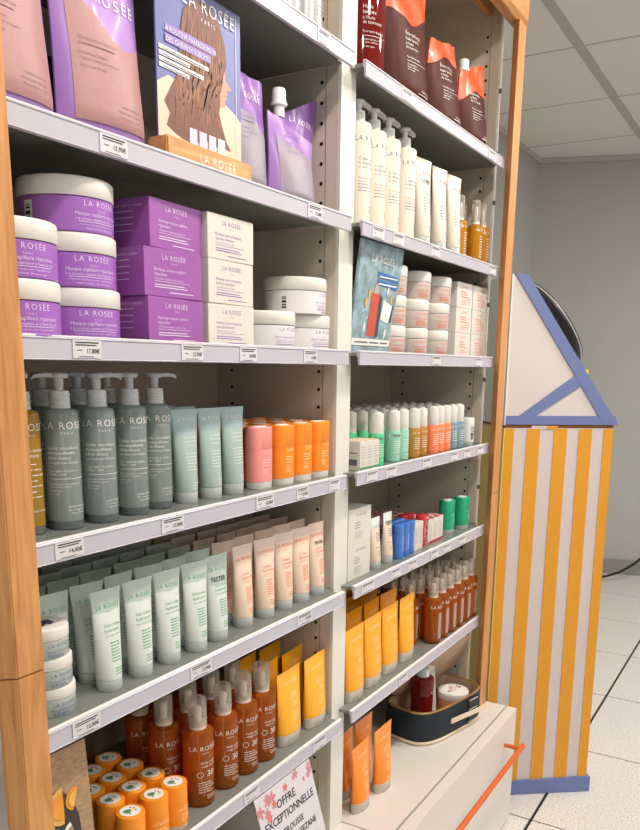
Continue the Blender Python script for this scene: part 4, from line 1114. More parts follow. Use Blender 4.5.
ctm = tube_kit('ctm', 0.0215, 0.192, 0.028, M_CRM, M_CRM, M_FROST, mains, M_PRB, 0.8, a_top=0.0355, marker=[('t', 'TESTER', -0.002, 0.140, 0.0085, 'c')])
for i, x in enumerate((1.757, 1.852, 1.942)):
    place(ctm if i == 0 else ct, 'cream_tube', ('tall cream tube with black tester writing beside the pump bottles', 'tall cream tube with blue print, middle of three', 'tall cream tube with blue print, next to the amber oils')[i], 'tube', (x, 0.782, S['B']), -0.12, 'tall cream tubes')
M_OIL = clear('golden_oil', '#ffc94e', '#e0a024', 0.5, 0.06, 0.7)
oil = spray_kit(0.0185, 0.100, 0.160, M_OIL, M_OIL, M_OCAP, M_PUMPG, [('t', 'LA ROSÉE', 0.0, 0.083, 0.0062, 'c', 1.1)] + lines(-0.008, 0.07, 9, 0.0062, 0.020, 0.0022, 3), M_PRW)
for i, (x, y) in enumerate(((2.000, 0.786), (2.075, 0.772), (2.128, 0.772), (2.060, 0.820), (2.020, 0.836), (2.11, 0.822))):
    place(oil, 'oil_bottle', 'small golden oil bottle with clear cap, %s' % ('left one beside the cream tube', 'middle of the front', 'right one against the side panel', 'second row middle', 'second row left', 'second row right')[i], 'bottle', (x, y, S['B']), 0.0, 'golden oil bottles')
# chrome bracket post at the back of this shelf
t = thing('metal_bracket', 'thin chrome rod bracket hanging under the top right shelf', 'bracket', (2.02, 0.93, S['B']))
obj('rod', MB().pipe([(0, 0, 0.0), (0, 0, 0.255)], 0.005, 10).mesh('rod', mat('dark_chrome', '#3c3c3a', 0.25, 0.02, metal=0.9)), t)
obj('disc', MB().rings([(0.255, 0.02, 0.02), (0.2574, 0.02, 0.02)], 16).mesh('disc', M_ALU), t)

# ------------------------------------------------------------------ right bay, shelf C: sea poster, peach jars, cartons
M_SEA = mat('poster_sea_blue', '#8da6ac', 0.35, 0.42, 42)
M_SEAW = mat('poster_water_glint', '#b4ccd4', 0.35, 0.10, 30)
t = thing('poster_card', 'blue water product poster card leaning at the left end of the jar shelf', 'poster', (1.500, 0.772, S['C']), (0.130, 0, 0))
cb2 = obj('card', MB().box(-0.092, 0.092, 0, 0.006, 0.001, 0.212).mesh('card', M_SEA, smooth=0), t)
sp = lambda n, items, m, l: obj(n, printing(n, items, flat_surf(0.0, l), m), cb2)
rr = random.Random(9)
for k in range(14):
    x, z, w = rr.uniform(-0.08, 0.06), rr.uniform(0.03, 0.19), rr.uniform(0.01, 0.035)
    sp('printed_ripple', [('p', [(x, z), (x + w * 0.5, z + 0.004), (x + w, z + 0.010), (x + w * 0.5, z + 0.0075)])], M_SEAW, 0.0003)
sp('printed_bottle', [('p', [(-0.028, 0.035), (0.008, 0.035), (0.008, 0.118), (-0.028, 0.118)])], mat('poster_bottle_coral', '#c8553c', 0.4, 0.08), 0.0008)
sp('printed_bottle_cap', [('p', [(-0.019, 0.118), (0.0, 0.118), (-0.003, 0.145), (-0.015, 0.145)])], mat('poster_bottle_cap', '#b9a79c', 0.4), 0.0008)
sp('printed_bottle_shadow', [('p', [(0.008, 0.030), (0.022, 0.036), (0.022, 0.112), (0.008, 0.118)])], mat('poster_navy', '#33485a', 0.4), 0.0006)
sp('printed_jar', [('p', [(0.022, 0.070), (0.062, 0.062), (0.070, 0.098), (0.030, 0.108)])], M_CARDW, 0.0010)
sp('printed_jar_shade', [('p', [(0.058, 0.060), (0.074, 0.066), (0.078, 0.104), (0.070, 0.098)])], mat('poster_navy', '#33485a', 0.4), 0.0009)
for k, (x, z) in enumerate(((-0.045, 0.05), (-0.05, 0.098), (0.04, 0.128), (0.06, 0.11), (0.05, 0.04), (-0.04, 0.115))):
    sp('printed_slice', [('p', [(x, z - 0.010), (x + 0.006, z - 0.004), (x + 0.007, z + 0.006), (x + 0.003, z + 0.012), (x - 0.002, z + 0.004)])], M_CITY if k % 2 else M_CARDW, 0.0011)
sp('printed_band', [('p', [(-0.012, 0.150), (0.082, 0.144), (0.082, 0.156), (-0.012, 0.160)])], mat('poster_blue_band', '#3f6fb5', 0.4), 0.0011)
sp('printed_band', [('p', [(-0.012, 0.136), (0.082, 0.130), (0.082, 0.141), (-0.012, 0.146)])], mat('poster_blue_band', '#3f6fb5', 0.4), 0.0011)
sp('band_print', [('b', -0.006, 0.076, 0.150, 0.0025), ('b', -0.006, 0.076, 0.136, 0.0025)], M_PRW, 0.0016)
sp('title_print', [('t', 'LA ROSÉE', 0.004, 0.176, 0.0135, 'c', 1.25)], M_PRW, 0.0014)
sp('printed_caption', [('p', [(-0.086, 0.016), (0.082, 0.016), (0.082, 0.029), (-0.086, 0.029)])], M_CARDW, 0.0011)
sp('caption_print', [('b', -0.075, -0.02, 0.021, 0.0028), ('b', -0.012, 0.028, 0.021, 0.0028), ('b', 0.036, 0.07, 0.021, 0.0028)], M_PRGY, 0.0016)
M_PEJ = clear('frosted_peach_jar', '#efe6df', '#ddd0c6', 0.85, 0.2)
cj = jar_kit(0.0385, 0.0375, 0.0235, M_PEJ, M_LIDW, [('t', 'LA ROSÉE', 0.0, 0.0275, 0.0052, 'c', 1.2), ('t', 'Crème riche', -0.002, 0.0175, 0.0052, 'c')] + lines(-0.016, 0.0125, 3, 0.0038, 0.036, 0.0018, 4), M_PRO, round_=0.004)
for i, x in enumerate((1.612, 1.7335, 1.857)):
    for k in range(3):
        place(cj, 'jar', 'white-lidded jar with orange print, %s column, %s' % (('left', 'middle', 'right')[i], ('bottom of its stack', 'middle of its stack', 'top of its stack')[k]), 'jar', (x + (0.007 if k == 2 and i else 0), 0.787, S['C'] + k * 0.0613), -0.45, 'stacked orange-print jars')
for i, x in enumerate((1.47, 1.60, 1.72)):
    for k in range(3):
        place(cj, 'jar', 'white-lidded jar of the second row, %s column, %s' % (ORD[i], ('bottom', 'middle', 'top')[k]), 'jar', (x, 0.880, S['C'] + k * 0.0613), 0.0, 'stacked orange-print jars')
kc = box_kit(0.106, 0.080, 0.0600, M_WBOX, [('t', 'LA ROSÉE', 0.0, 0.047, 0.0052, 'c', 1.2)] + lines(-0.025, 0.037, 3, 0.006, 0.05, 0.0024, 3) + lines(-0.02, 0.018, 3, 0.005, 0.04, 0.0016, 5) + [('o', 0.030, 0.018, 0.007, 0.0014)], M_PRO)
for i, x in enumerate((1.985, 2.098)):
    for k in range(3):
        place(kc, 'carton', 'small white carton with orange print, %s column, %s' % (('left', 'right')[i], ('bottom', 'middle', 'top')[k]), 'carton', (x, 0.797, S['C'] + k * 0.0606), 0.0, 'orange-print cartons')

# ------------------------------------------------------------------ right bay, shelf D: roll-on bottles
M_GREENC = mat('mint_cap', '#5fc890', 0.35, 0.02)
RC = {'green': mat('rollon_green', '#4fbf86', 0.35, 0.03, coat=0.3), 'teal': mat('rollon_teal', '#8fc4ae', 0.35, 0.03, coat=0.3), 'amber': mat('rollon_amber', '#b07a1e', 0.3, 0.04, coat=0.3),
      'orange': mat('rollon_orange', '#ef7f4e', 0.35, 0.03, coat=0.3), 'blue': mat('rollon_slate', '#6f8e99', 0.35, 0.03, coat=0.3), 'grey': mat('rollon_grey_white', '#c9c5ba', 0.35, 0.03)}
M_ROCAP = mat('rollon_cap_white', '#d9d5cd', 0.4, 0.02)
def rollon(col, sticker=None):
    r = 0.0170
    body = [(0, r * 0.92, r * 0.92), (0.0015, r, r), (0.066, r, r), (0.069, r * 0.9, r * 0.9)]
    cap = [(0.069, r * 0.90, r * 0.90), (0.070, r * 0.93, r * 0.93), (0.108, r * 0.88, r * 0.88), (0.111, r * 0.8, r * 0.8), (0.1112, r * 0.5, r * 0.5), (0.1135, r * 0.48, r * 0.48)]
    k = [('body', MB().rings(body, 24).mesh('body', RC[col]), None), ('cap', MB().rings(cap, 24).mesh('cap', M_ROCAP), None),
         ('print', printing('print', [('t', 'LA ROSÉE', 0.004, 0.055, 0.0050, 'c', 1.2)] + lines(-0.008, 0.045, 6, 0.0048, 0.024, 0.0016, 3) + lines(0.0, 0.012, 1, 0.004, 0.014, 0.0016, 4), round_surf(r), M_PRW), None)]
    if sticker:
        k.append(('tester_sticker', printing('tester_sticker', [('p', [(x, z) for (x, z) in ((-0.020, 0.0530), (0.010, 0.0530), (0.010, 0.0625), (-0.020, 0.0625))])], round_surf(r, 0.0008), M_STICK), None))
        k.append(('tester_mark', printing('tester_mark', [('t', 'TESTER', -0.002, 0.0555, 0.0050, 'c')], round_surf(r, 0.0012), M_MARK), None))
    return k
kits = {c: rollon(c) for c in RC}
kits['green_t'] = rollon('green', True)
kits['teal_t'] = rollon('teal', True)
front = [('green_t', 1.524, 0.764), ('teal_t', 1.618, 0.770), ('teal', 1.668, 0.772), ('amber', 1.718, 0.766), ('amber', 1.772, 0.771), ('orange', 1.842, 0.771), ('orange', 1.885, 0.773), ('orange', 1.930, 0.774), ('blue', 1.973, 0.773), ('blue', 2.018, 0.772)]
cnt = {}
for (c, x, y) in front:
    b = c.replace('_t', '')
    cnt[b] = cnt.get(b, 0) + 1
    nm = {'green': 'green', 'teal': 'pale teal', 'amber': 'amber brown', 'orange': 'orange', 'blue': 'slate blue'}[b]
    lab = '%s roll-on bottle with white cap, %s of its colour in the front row' % (nm, ORD[cnt[b] - 1])
    if c.endswith('_t'):
        lab = '%s roll-on bottle with white cap and tester sticker' % nm
    place(kits[c], 'roll_on_bottle', lab, 'bottle', (x, y, S['D']), -0.4, 'roll-on bottles')
rowc = ['green', 'green', 'teal', 'teal', 'amber', 'amber', 'orange', 'orange', 'blue', 'blue']
for j in range(4):
    for i in range(12 if j else 11):
        x = 1.455 + 0.052 * i + 0.010 * (j % 2)
        if j == 0 and x < 1.50:
            continue
        c = 'green' if x < 1.60 else 'teal' if x < 1.69 else 'amber' if x < 1.80 else 'orange' if x < 1.95 else 'blue'
        place(kits[c], 'roll_on_bottle', 'roll-on bottle behind the front row, %s, %s from the left' % (ROWS[j + 1], ORD[i]), 'bottle', (x, 0.820 + 0.046 * j, S['D']), 0.0, 'roll-on bottles')
for i in range(2):
    k = stick_kit(0.0225, 0.0165, 0.082, 0.008, 0.052, RC['green'], M_STBASE, lines(-0.008, 0.035, 4, 0.005, 0.018, 0.0012), M_PRW)
    place(k, 'deodorant_stick', 'green stick behind the small white cartons, %s' % ('left', 'right')[i], 'stick', (1.432 + 0.050 * i, 0.826, S['D'] ), 0.0, 'green sticks on the roll-on shelf')
M_PEACHB = mat('carton_peach_top', '#e9c9ae', 0.5, 0.02)
sb = box_kit(0.0275, 0.050, 0.058, M_WBOX, lines(-0.009, 0.046, 5, 0.0055, 0.018, 0.0012, 3) + [('o', 0.0, 0.014, 0.004, 0.0008)], M_PRGY, [('b', -0.018, 0.018, 0.010, 0.012), ('b', -0.018, 0.018, 0.034, 0.002)])
sb += [('green_band', printing('green_band', [('b', -0.0135, 0.0135, 0.002, 0.004)], flat_surf(-0.025, 0.0006), M_PRG), None)]
sb += [('top_panel', MB().box(-0.0125, 0.0125, -0.023, 0.023, 0.0586, 0.059).mesh('top_panel', M_PEACHB, smooth=0), None)]
for i, x in enumerate((1.435, 1.4635, 1.492)):
    place(sb, 'carton', 'small white and green carton on the roll-on shelf, %s of three' % ORD[i], 'carton', (x, 0.772, S['D']), 0.0, 'small white and green cartons')
wk = stick_kit(0.0205, 0.0205, 0.0745, 0.011, 0.060, mat('white_balm', '#dedbd4', 0.4), M_FROST, [('b', -0.014, 0.008, 0.050 - 0.004 * k, 0.0012) for k in range(6)], M_PRB, sup=2.0)
wk += [('barcode', printing('barcode', [('b', -0.012, -0.003, 0.018 + 0.0042 * k, 0.0026) for k in range(4)], round_surf(0.0205, 0.0007), M_INK), None)]
place(wk, 'balm_jar', 'white tub with barcode at the right end of the roll-on shelf', 'tub', (2.080, 0.770, S['D']), 0.0)

# ------------------------------------------------------------------ right bay, shelf E: cartons, small tubes, red boxes, green sticks
M_CREAMSIDE = mat('carton_cream', '#d9ccb6', 0.5, 0.02)
ec = box_kit(0.100, 0.075, 0.0740, M_WBOX, [('t', 'LA ROSÉE', 0.006, 0.058, 0.0062, 'c', 1.2)] + lines(-0.022, 0.044, 3, 0.0055, 0.030, 0.0020, 4) + lines(-0.022, 0.024, 4, 0.0042, 0.036, 0.0010, 5), M_PRGY)
for i in range(2):
    place(ec, 'carton', 'white square carton at the left end, %s' % ('lower of two', 'upper of two')[i], 'carton', (1.4530, 0.798, S['E'] + i * 0.0747), 0.0, 'white square cartons')
smp = [('t', 'LA ROSÉE', 0.0, 0.092, 0.0050, 'c', 1.15)] + lines(-0.008, 0.078, 4, 0.0052, 0.020, 0.0022, 3) + [('b', -0.012, 0.012, 0.048, 0.0008)] + lines(-0.008, 0.040, 3, 0.0045, 0.018, 0.0012, 6)
st1 = tube_kit('st', 0.0150, 0.114, 0.017, M_PTB, M_GTB, M_FROST, smp, M_PRB, 0.76)
st2 = tube_kit('stm', 0.0150, 0.116, 0.017, M_PTB, M_GTB, M_FROST, smp, M_PRB, 0.76, marker=[('t', 'TEST', -0.002, 0.088, 0.0085, 'c')])
place(st1, 'cream_tube', 'small peach and white tube beside the white cartons', 'tube', (1.5436, 0.7709, S['E']), 0.0)
place(st2, 'cream_tube', 'small peach and white tube with black tester writing', 'tube', (1.6073, 0.772, S['E']), 0.0)
M_BLUET = mat('bright_blue_tube', '#3f74c4', 0.32, 0.03, coat=0.2)
M_REDT = mat('red_tube', '#c5202e', 0.32, 0.03, coat=0.2)
slim = lambda m: stick_kit(0.0150, 0.0120, 0.080, 0.004, 0.058, m, m, lines(-0.004, 0.050, 7, 0.005, 0.014, 0.0012, 3), M_PRW, sup=2.4)
bt, rt = slim(M_BLUET), slim(M_REDT)
for i, x in enumerate((1.656, 1.687, 1.718)):
    place(bt, 'balm_tube', 'bright blue lip balm tube, %s of three in front' % ORD[i], 'tube', (x, 0.766, S['E']), 0.0, 'blue balm tubes')
for i, x in enumerate((1.662, 1.693, 1.724)):
    place(bt, 'balm_tube', 'bright blue lip balm tube in the second row, %s' % ORD[i], 'tube', (x, 0.796, S['E']), 0.0, 'blue balm tubes')
nb = box_kit(0.0245, 0.026, 0.068, M_WBOX, lines(-0.008, 0.055, 7, 0.006, 0.016, 0.0014, 3), M_PRB)
for i, x in enumerate((1.7515, 1.7775)):
    place(nb, 'carton', 'slim white carton beside the blue balm tubes, %s' % ('left', 'right')[i], 'carton', (x, 0.7745, S['E']), 0.0, 'slim white cartons')
for i, (x, y) in enumerate(((1.806, 0.775), (1.770, 0.808), (1.802, 0.806))):
    place(rt, 'balm_tube', 'red lip balm tube, %s' % ('front one beside the slim white cartons', 'left one behind the slim white cartons', 'right one behind the front red tube')[i], 'tube', (x, y, S['E']), 0.0, 'red balm tubes')
# checked red and white cartons: red squares on white top and sides
M_CHK = mat('carton_check_red', '#b5232e', 0.5, 0.03)
def checked(w, d, h):
    k = box_kit(w, d, h, M_WBOX, lines(-0.009, h - 0.016, 6, 0.0065, 0.016, 0.0016, 3), M_PRGY)
    it = []
    for a in range(3):
        for b in range(3):
            if (a + b) % 2 == 0:
                x0, y0 = -w / 2 + a * w / 3, -d / 2 + b * d / 3
                it.append(('p', [(x0, y0), (x0 + w / 3, y0), (x0 + w / 3, y0 + d / 3), (x0, y0 + d / 3)]))
    k.append(('checked_top', printing('checked_top', it, lambda x, z: (x, z, h + 0.0009), M_CHK), None))
    k.append(('side_stripes', printing('side_stripes', [('b', -d / 2 + 0.004, d / 2 - 0.004, 0.006 + 0.016 * q, 0.009) for q in range(3)], lambda x, z: (-w / 2 - 0.0004, -x, z), M_CHK), None))
    k.append(('foot_band', printing('foot_band', [('b', -w / 2, w / 2, 0.001, 0.005)], flat_surf(-d / 2, 0.0006), M_CHK), None))
    return k
chk = checked(0.0315, 0.040, 0.062)
for i, x in enumerate((1.848, 1.8805, 1.913)):
    place(chk, 'carton', 'red and white checked carton, %s of three in front' % ORD[i], 'carton', (x, 0.785, S['E']), 0.0, 'checked cartons')
for j in range(4):
    for i in range(12):
        x = 1.500 + 0.0345 * i
        y = 0.842 + 0.043 * j
        place(chk, 'carton', 'red and white checked carton behind, %s, %s from the left' % (ROWS[j + 1], ORD[i]), 'carton', (x, y, S['E']), 0.0, 'checked cartons')
M_EMER = mat('emerald_stick', '#1fa274', 0.35, 0.03)
gs = stick_kit(0.0255, 0.0190, 0.0885, 0.0115, 0.058, M_EMER, M_FROST, [('t', 'LA ROSÉE', 0.006, 0.048, 0.0046, 'c', 1.2)] + lines(0.0, 0.040, 4, 0.004, 0.018, 0.0014, 3), M_PRW, sticker=topst(0.0255, 0.0190, 0.0885))
for i, (x, y) in enumerate(((2.004, 0.785), (2.083, 0.773))):
    place(gs, 'deodorant_stick', 'emerald green stick with clear base, %s' % ('left one beside the checked cartons', 'right one by the side panel')[i], 'stick', (x, y, S['E']), 0.0, 'emerald sticks')

# ------------------------------------------------------------------ right bay, shelf F: yellow tubes and amber sprays
M_YT2 = mat('golden_tube', '#f8a816', 0.32, 0.03, 9, coat=0.25)
yr = tube_kit('yr', 0.0380, 0.162, 0.024, M_YT2, M_YT2, M_YCAP, s50(1.12), M_PRY, 0.8, a_top=0.0440, rb=0.0170)
for i, (x, y) in enumerate(((1.4465, 0.7640), (1.5396, 0.7670), (1.6326, 0.7694), (1.727, 0.7694))):
    place(yr, 'sun_cream_tube', 'golden sun cream tube on the lowest right shelf, %s in the front row' % ORD[i], 'tube', (x, y, S['F']), 0.02, 'golden sun cream tubes')
for j in range(3):
    for i in range(4):
        place(yr, 'sun_cream_tube', 'golden sun cream tube on the lowest right shelf, %s, %s from the left' % (ROWS[j + 1], ORD[i]), 'tube', (1.460 + 0.092 * i, 0.824 + 0.055 * j, S['F']), jit(0.06), 'golden sun cream tubes')
spf2 = [('t', 'LA ROSÉE', 0.0, 0.096, 0.0078, 'c', 1.1)] + lines(-0.004, 0.08, 12, 0.0058, 0.022, 0.0026, 3)
spr2 = spray_kit(0.0230, 0.122, 0.174, M_AMB, M_AMB, M_OCAP, M_PUMPW, spf2, M_PRW)
for i, x in enumerate((1.8760, 1.9300, 1.9850, 2.0400, 2.0950, 2.1460)):
    place(spr2, 'spray_bottle', 'amber oil spray on the lowest right shelf, %s in the front row' % ORD[i], 'spray bottle', (x, 0.7615, S['F']), -0.25, 'amber sprays in the right bay')
for j in range(4):
    for i in range(6):
        place(spr2, 'spray_bottle', 'amber oil spray on the lowest right shelf, %s, %s from the left' % (ROWS[j + 1], ORD[i]), 'spray bottle', (1.832 + 0.060 * i, 0.8085 + 0.050 * j, S['F']), 0.0, 'amber sprays in the right bay')

# ------------------------------------------------------------------ on the right drawer unit: tubes and the toiletry bag
yg = tube_kit('yg', 0.0360, 0.160, 0.024, mat('orange_tube', '#f58a10', 0.32, 0.03, 9, coat=0.25), MATS['orange_tube'], M_YCAP, s50(1.1), M_PRY, 0.8, a_top=0.0450, rb=0.0180)
for i, (x, y, rz) in enumerate(((1.4740, 0.7560, 0.04), (1.5784, 0.7524, 0.0), (1.500, 0.812, 0.05), (1.595, 0.812, 0.0))):
    place(yg, 'sun_cream_tube', 'orange sun cream tube on the white drawer top, %s' % ('front left, nearest the drawer edge', 'front right, nearest the toiletry bag', 'back left', 'back right')[i], 'tube', (x, y, S['G']), rz, 'orange tubes on the drawer top')
M_NAVY = mat('navy_canvas', '#16222a', 0.75, 0.12, 220, bump=0.3)
M_BEIGE = mat('beige_lining', '#b79c80', 0.7, 0.08, 40, bump=0.1)
M_PIPE = mat('cream_piping', '#d9c3a6', 0.6, 0.05)
M_STRAP = mat('cream_strap', '#e3cfb4', 0.55, 0.05)
M_ZIP = mat('brass_zip', '#b08c55', 0.35, 0.1, metal=0.6)
BX, BY, BRZ = 1.975, 0.785, -0.225
bag = thing('toiletry_bag', 'open navy toiletry bag with cream piping and strap', 'bag', (BX, BY, S['G']), (0, 0, BRZ))
A, B, HH = 0.153, 0.082, 0.090
outer = [(0.0, A * 0.97, B * 0.95), (0.004, A, B), (0.03, A * 1.01, B * 1.03), (0.065, A * 1.0, B * 1.02), (HH, A * 0.985, B * 0.98)]
inner = [(HH, A * 0.955, B * 0.94), (0.05, A * 0.965, B * 0.96), (0.006, A * 0.94, B * 0.92)]
obj('outer_canvas', MB().rings(outer, 56, True, False, sup=3.6).mesh('outer_canvas', M_NAVY, smooth=50), bag)
obj('lining', MB().rings(inner, 56, False, True, sup=3.6).mesh('lining', M_BEIGE, smooth=50, fix=False), bag)
def loop(a, b, z, r, n=56, sup=3.6):
    pts = []
    e = 2 / sup
    for k in range(n + 1):
        t = 2 * math.pi * k / n
        ct, st = math.cos(t), math.sin(t)
        pts.append((a * math.copysign(abs(ct) ** e, ct), b * math.copysign(abs(st) ** e, st), z))
    return MB().pipe(pts, r, 8)
obj('zip_rim', loop(A * 0.972, B * 0.965, HH, 0.0032).mesh('zip_rim', M_ZIP), bag)
obj('base_piping', loop(A * 1.0, B * 1.0, 0.0055, 0.0050).mesh('base_piping', M_PIPE), bag)
# strap with its two stitched tabs on the front
fy = -B * 1.03
stp = MB()
N = 14
for i in range(N + 1):
    u = i / N
    x = -0.045 + 0.165 * u
    y = fy - 0.004 - 0.016 * math.sin(math.pi * u)
    z = 0.046 + 0.010 * math.sin(3.2 * u + 0.3)
    stp.v += [(x, y, z - 0.007), (x, y, z + 0.007), (x, y - 0.002, z + 0.007), (x, y - 0.002, z - 0.007)]
for i in range(N):
    for q in range(4):
        a = 4 * i
        stp.f.append((a + q, a + (q + 1) % 4, a + 4 + (q + 1) % 4, a + 4 + q))
stp.f += [(0, 1, 2, 3), (4 * N, 4 * N + 1, 4 * N + 2, 4 * N + 3)]
so = obj('strap', stp.mesh('strap', M_STRAP, smooth=40), bag)
for (z0, z1) in ((0.020, 0.042), (0.056, 0.082)):
    tb = MB().box(0.040, 0.082, fy - 0.005, fy + 0.004, z0, z1).mesh('strap_tab', mat('strap_tab_grey', '#2f3338', 0.6, 0.1), smooth=0, bevel=0.002)
    to = obj('strap_tab', tb, so)
    ts = MB()
    for k in range(7):
        ts.box(0.041 + 0.006 * k, 0.0445 + 0.006 * k, fy - 0.0062, fy - 0.005, z0 - 0.002, z0 + 0.001)
        ts.box(0.041 + 0.006 * k, 0.0445 + 0.006 * k, fy - 0.0062, fy - 0.005, z1 - 0.001, z1 + 0.002)
    oo = obj('stitching', ts.mesh('stitching', M_STRAP, smooth=0), so)
    oo['kind'] = 'stuff'
# the opened lid leaning back
lid = MB().rings([(0.0, A * 0.96, B * 0.95), (0.004, A, B), (0.014, A, B), (0.018, A * 0.96, B * 0.95)], 56, sup=3.6)
lo = obj('lid', lid.mesh('lid', M_BEIGE, smooth=50), bag)
lo.location = (0.022, B * 0.97 - 0.040, HH + 0.076)
lo.rotation_euler = (math.radians(118), 0, 0)
lr = obj('lid_rim', loop(A * 1.0, B * 1.0, 0.009, 0.0045).mesh('lid_rim', M_PIPE), lo)
def inbag(u, v, dz=0.0065):
    c, s = math.cos(BRZ), math.sin(BRZ)
    return (BX + u * c - v * s, BY + u * s + v * c, S['G'] + dz)
bb = pump_kit(0.031, 0.150, 0.195, M_REDB, M_REDB, M_PUMPC, [('t', 'LA', -0.012, 0.105, 0.0080, 'l', 1.2), ('t', 'ROSÉE', 0.008, 0.105, 0.0080, 'l', 1.2)] + lines(-0.006, 0.075, 6, 0.007, 0.03, 0.0022, 4), M_PRW, 1)
place(bb, 'pump_bottle', 'dark red bottle standing inside the toiletry bag', 'bottle', inbag(-0.055, 0.004), 0.2)
bt_ = tube_kit('bagtube', 0.019, 0.165, 0.022, M_CRM, M_CRM, M_FROST, [('t', 'ROSÉE', 0.0, 0.135, 0.0105, 'c', 1.1)] + lines(-0.010, 0.11, 10, 0.008, 0.024, 0.0022, 4), M_PRB, 0.8, a_top=0.028)
place(bt_, 'cream_tube', 'white tube with blue print inside the toiletry bag', 'tube', inbag(0.010, 0.022), 0.0)
bj = jar_kit(0.045, 0.050, 0.022, mat('peach_mask_jar', '#d9966f', 0.35, 0.04), M_LIDW, lines(-0.02, 0.035, 3, 0.006, 0.04, 0.002, 4), M_PRW)
bj += [('lid_label', MB().rings([(0.072, 0.036, 0.036), (0.0725, 0.036, 0.036)], 32).mesh('lid_label', M_STICK), 1),
       ('lid_print', printing('lid_print', [('t', 'ROSÉE', 0.0, 0.002, 0.011, 'c'), ('t', 'PARIS', 0.0, -0.008, 0.005, 'c', 1.4)], lambda x, z: (x, z, 0.0730), M_PRR), 1),
       ('lid_flower', printing('lid_flower', [('p', [(0.018 + 0.007 * (0.75 + 0.25 * math.cos(5 * a)) * math.cos(a), -0.018 + 0.007 * (0.75 + 0.25 * math.cos(5 * a)) * math.sin(a)) for a in [q * 0.314 for q in range(20)]])], lambda x, z: (x, z, 0.0730), M_PRR), 1),
       ('lid_leaf', printing('lid_leaf', [('p', [(0.026 + 0.004 * math.cos(a), -0.010 + 0.003 * math.sin(a)) for a in [q * 0.63 for q in range(10)]]), ('p', [(-0.022 + 0.005 * math.cos(a), 0.014 + 0.004 * math.sin(a)) for a in [q * 0.63 for q in range(10)]])], lambda x, z: (x, z, 0.0731), mat('sticker_green', '#4f8f62', 0.5)), 1)]
place(bj, 'jar', 'peach jar with printed white lid inside the toiletry bag', 'jar', inbag(0.085, -0.005, 0.0065), 0.4)

# ------------------------------------------------------------------ striped floor display
M_STO = mat('stripe_orange', '#dd9820', 0.5, 0.02, 8)
M_STW = mat('stripe_white', '#cfc4c2', 0.5, 0.015, 8)
M_STB = mat('display_blue', '#6b79a9', 0.5, 0.02, 8)
M_HOODW = mat('hood_white', '#d3cbc7', 0.5, 0.015, 8)
ang = math.radians(-52.9)
disp = thing('floor_display', 'yellow and white striped cardboard display with a blue-framed slanted top', 'display stand', (2.355, 0.656, 0), (0, 0, ang))
# local axes: x along the visible side (towards the display's front), y into depth
DEP = 0.36
U0, U1T, U1B = -0.095, 0.238, 0.252
def face(pts, y0, y1, m, name, par=disp, bevel=0.0):
    return obj(name, MB().prism(pts, y0, y1, 'xz').mesh(name, m, smooth=0, bevel=bevel), par)
body = face([(U0, 0.04), (U1B, 0.04), (U1T, 1.182), (U0 - 0.0, 1.182)], 0.002, DEP, M_STW, 'body')
def uat(k, z):
    t = (z - 0.04) / 1.142
    w = (U1B - U0) + ((U1T - U0) - (U1B - U0)) * t
    return U0 + w * k
cuts = [0.0, 0.084, 0.201, 0.321, 0.45, 0.571, 0.682, 0.802, 0.913, 1.0]
for i in range(0, 9, 2):
    a, b = cuts[i], cuts[i + 1]
    face([(uat(a, 0.045), 0.045), (uat(b, 0.045), 0.045), (uat(b, 1.18), 1.18), (uat(a, 1.18), 1.18)], 0.0, 0.0022, M_STO, 'stripe')
for i in range(0, 8, 2):   # stripes carry on round the front side
    y0, y1 = 0.002 + i * 0.04, 0.042 + i * 0.04
    pts = [(uat(1, 0.045), y0), (uat(1, 0.045), y1)]
    mb = MB()
    mb.v = [(uat(1, z) + 0.0012, y, z) for z in (0.045, 1.18) for y in (y0, y1)]
    mb.f = [(0, 1, 3, 2)]
    obj('stripe', mb.mesh('stripe', M_STO, smooth=0), disp)
face([(U0 - 0.012, 0.0), (0.263, 0.0), (0.263, 0.052), (U0 - 0.012, 0.046)], -0.008, DEP + 0.008, M_STB, 'base_tray', bevel=0.001)
hood = face([(U0, 1.196), (0.243, 1.196), (-0.058, 1.609), (U0 - 0.002, 1.609)], 0.002, DEP, M_HOODW, 'hood')
fr = 0.0
face([(U0, 1.192), (0.250, 1.192), (0.240, 1.218), (U0, 1.217)], -0.002, 0.002, M_STB, 'blue_bar', hood)
face([(-0.092, 1.611), (-0.056, 1.611), (0.250, 1.192), (0.206, 1.192)], -0.0025, 0.002, M_STB, 'blue_bar', hood)
face([(-0.056, 1.217), (-0.008, 1.217), (0.130, 1.308), (0.108, 1.336)], -0.0022, 0.002, M_STB, 'blue_bar', hood)
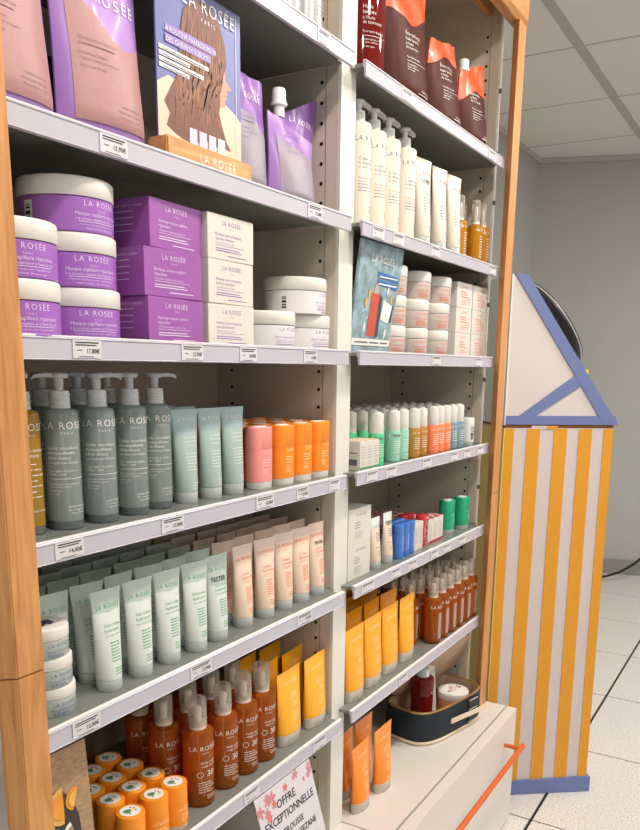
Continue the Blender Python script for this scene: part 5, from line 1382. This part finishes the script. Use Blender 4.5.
face([(U0 - 0.004, 1.19), (U0 + 0.0, 1.19), (U0 - 0.002, 1.611), (U0 - 0.006, 1.611)], 0.0, DEP, mat('display_back_pale', '#dbe8ea', 0.5, 0.02), 'back_board', hood)
M_SLIT = mat('slit_brown', '#8a5a1c', 0.7, 0.05)
face([(U0 - 0.0035, 0.05), (U0 - 0.0005, 0.05), (U0 - 0.0005, 1.18), (U0 - 0.0035, 1.18)], 0.0, DEP, mat('display_back_yellow', '#e9cf6e', 0.5, 0.02), 'back_side')
face([(U0, 1.183), (0.240, 1.183), (0.240, 1.191), (U0, 1.191)], 0.004, DEP - 0.004, M_SLIT, 'slot_gap')
face([(-0.015, 1.180), (0.065, 1.180), (0.065, 1.189), (-0.015, 1.189)], 0.0, 0.0022, M_STW, 'tab')
face([(0.03, 1.180), (0.065, 1.180), (0.065, 1.1885), (0.03, 1.1885)], -0.0006, 0.002, M_STO, 'tab')
# dark round mirror standing on the slanted front
M_DISC = mat('dark_disc', '#3a3738', 0.35, 0.05, 10)
M_DRIM = mat('disc_rim_grey', '#b5b5b3', 0.35, 0.02)
dc = Vector((0.076, 0.18, 1.477))
sl = Vector((0.308, 0, -0.417)).normalized()
nn = Vector((0.417, 0, 0.308)).normalized()
rotm = Matrix((sl, Vector((0, 1, 0)), nn)).transposed()
dm = MB().rings([(-0.006, 0.150, 0.150), (0.006, 0.150, 0.150)], 56).mesh('round_mirror', M_DISC, smooth=40)
do = obj('round_mirror', dm, disp)
do.matrix_local = Matrix.Translation(dc + nn * 0.015) @ rotm.to_4x4()
ring_pts = [(0.151 * math.cos(2 * math.pi * k / 56), 0.151 * math.sin(2 * math.pi * k / 56), 0) for k in range(57)]
obj('mirror_rim', MB().pipe(ring_pts, 0.0018, 6).mesh('mirror_rim', M_DRIM), do)
fy_ = obj('yellow_tab', MB().box(0.150, 0.168, 0.05, 0.055, 1.29, 1.352).mesh('yellow_tab', mat('tab_yellow', '#f2c21e', 0.5), smooth=0), disp)
obj('blue_lip', MB().box(0.222, 0.240, 0.06, DEP - 0.03, 1.200, 1.236).mesh('blue_lip', M_STB, smooth=0), disp)
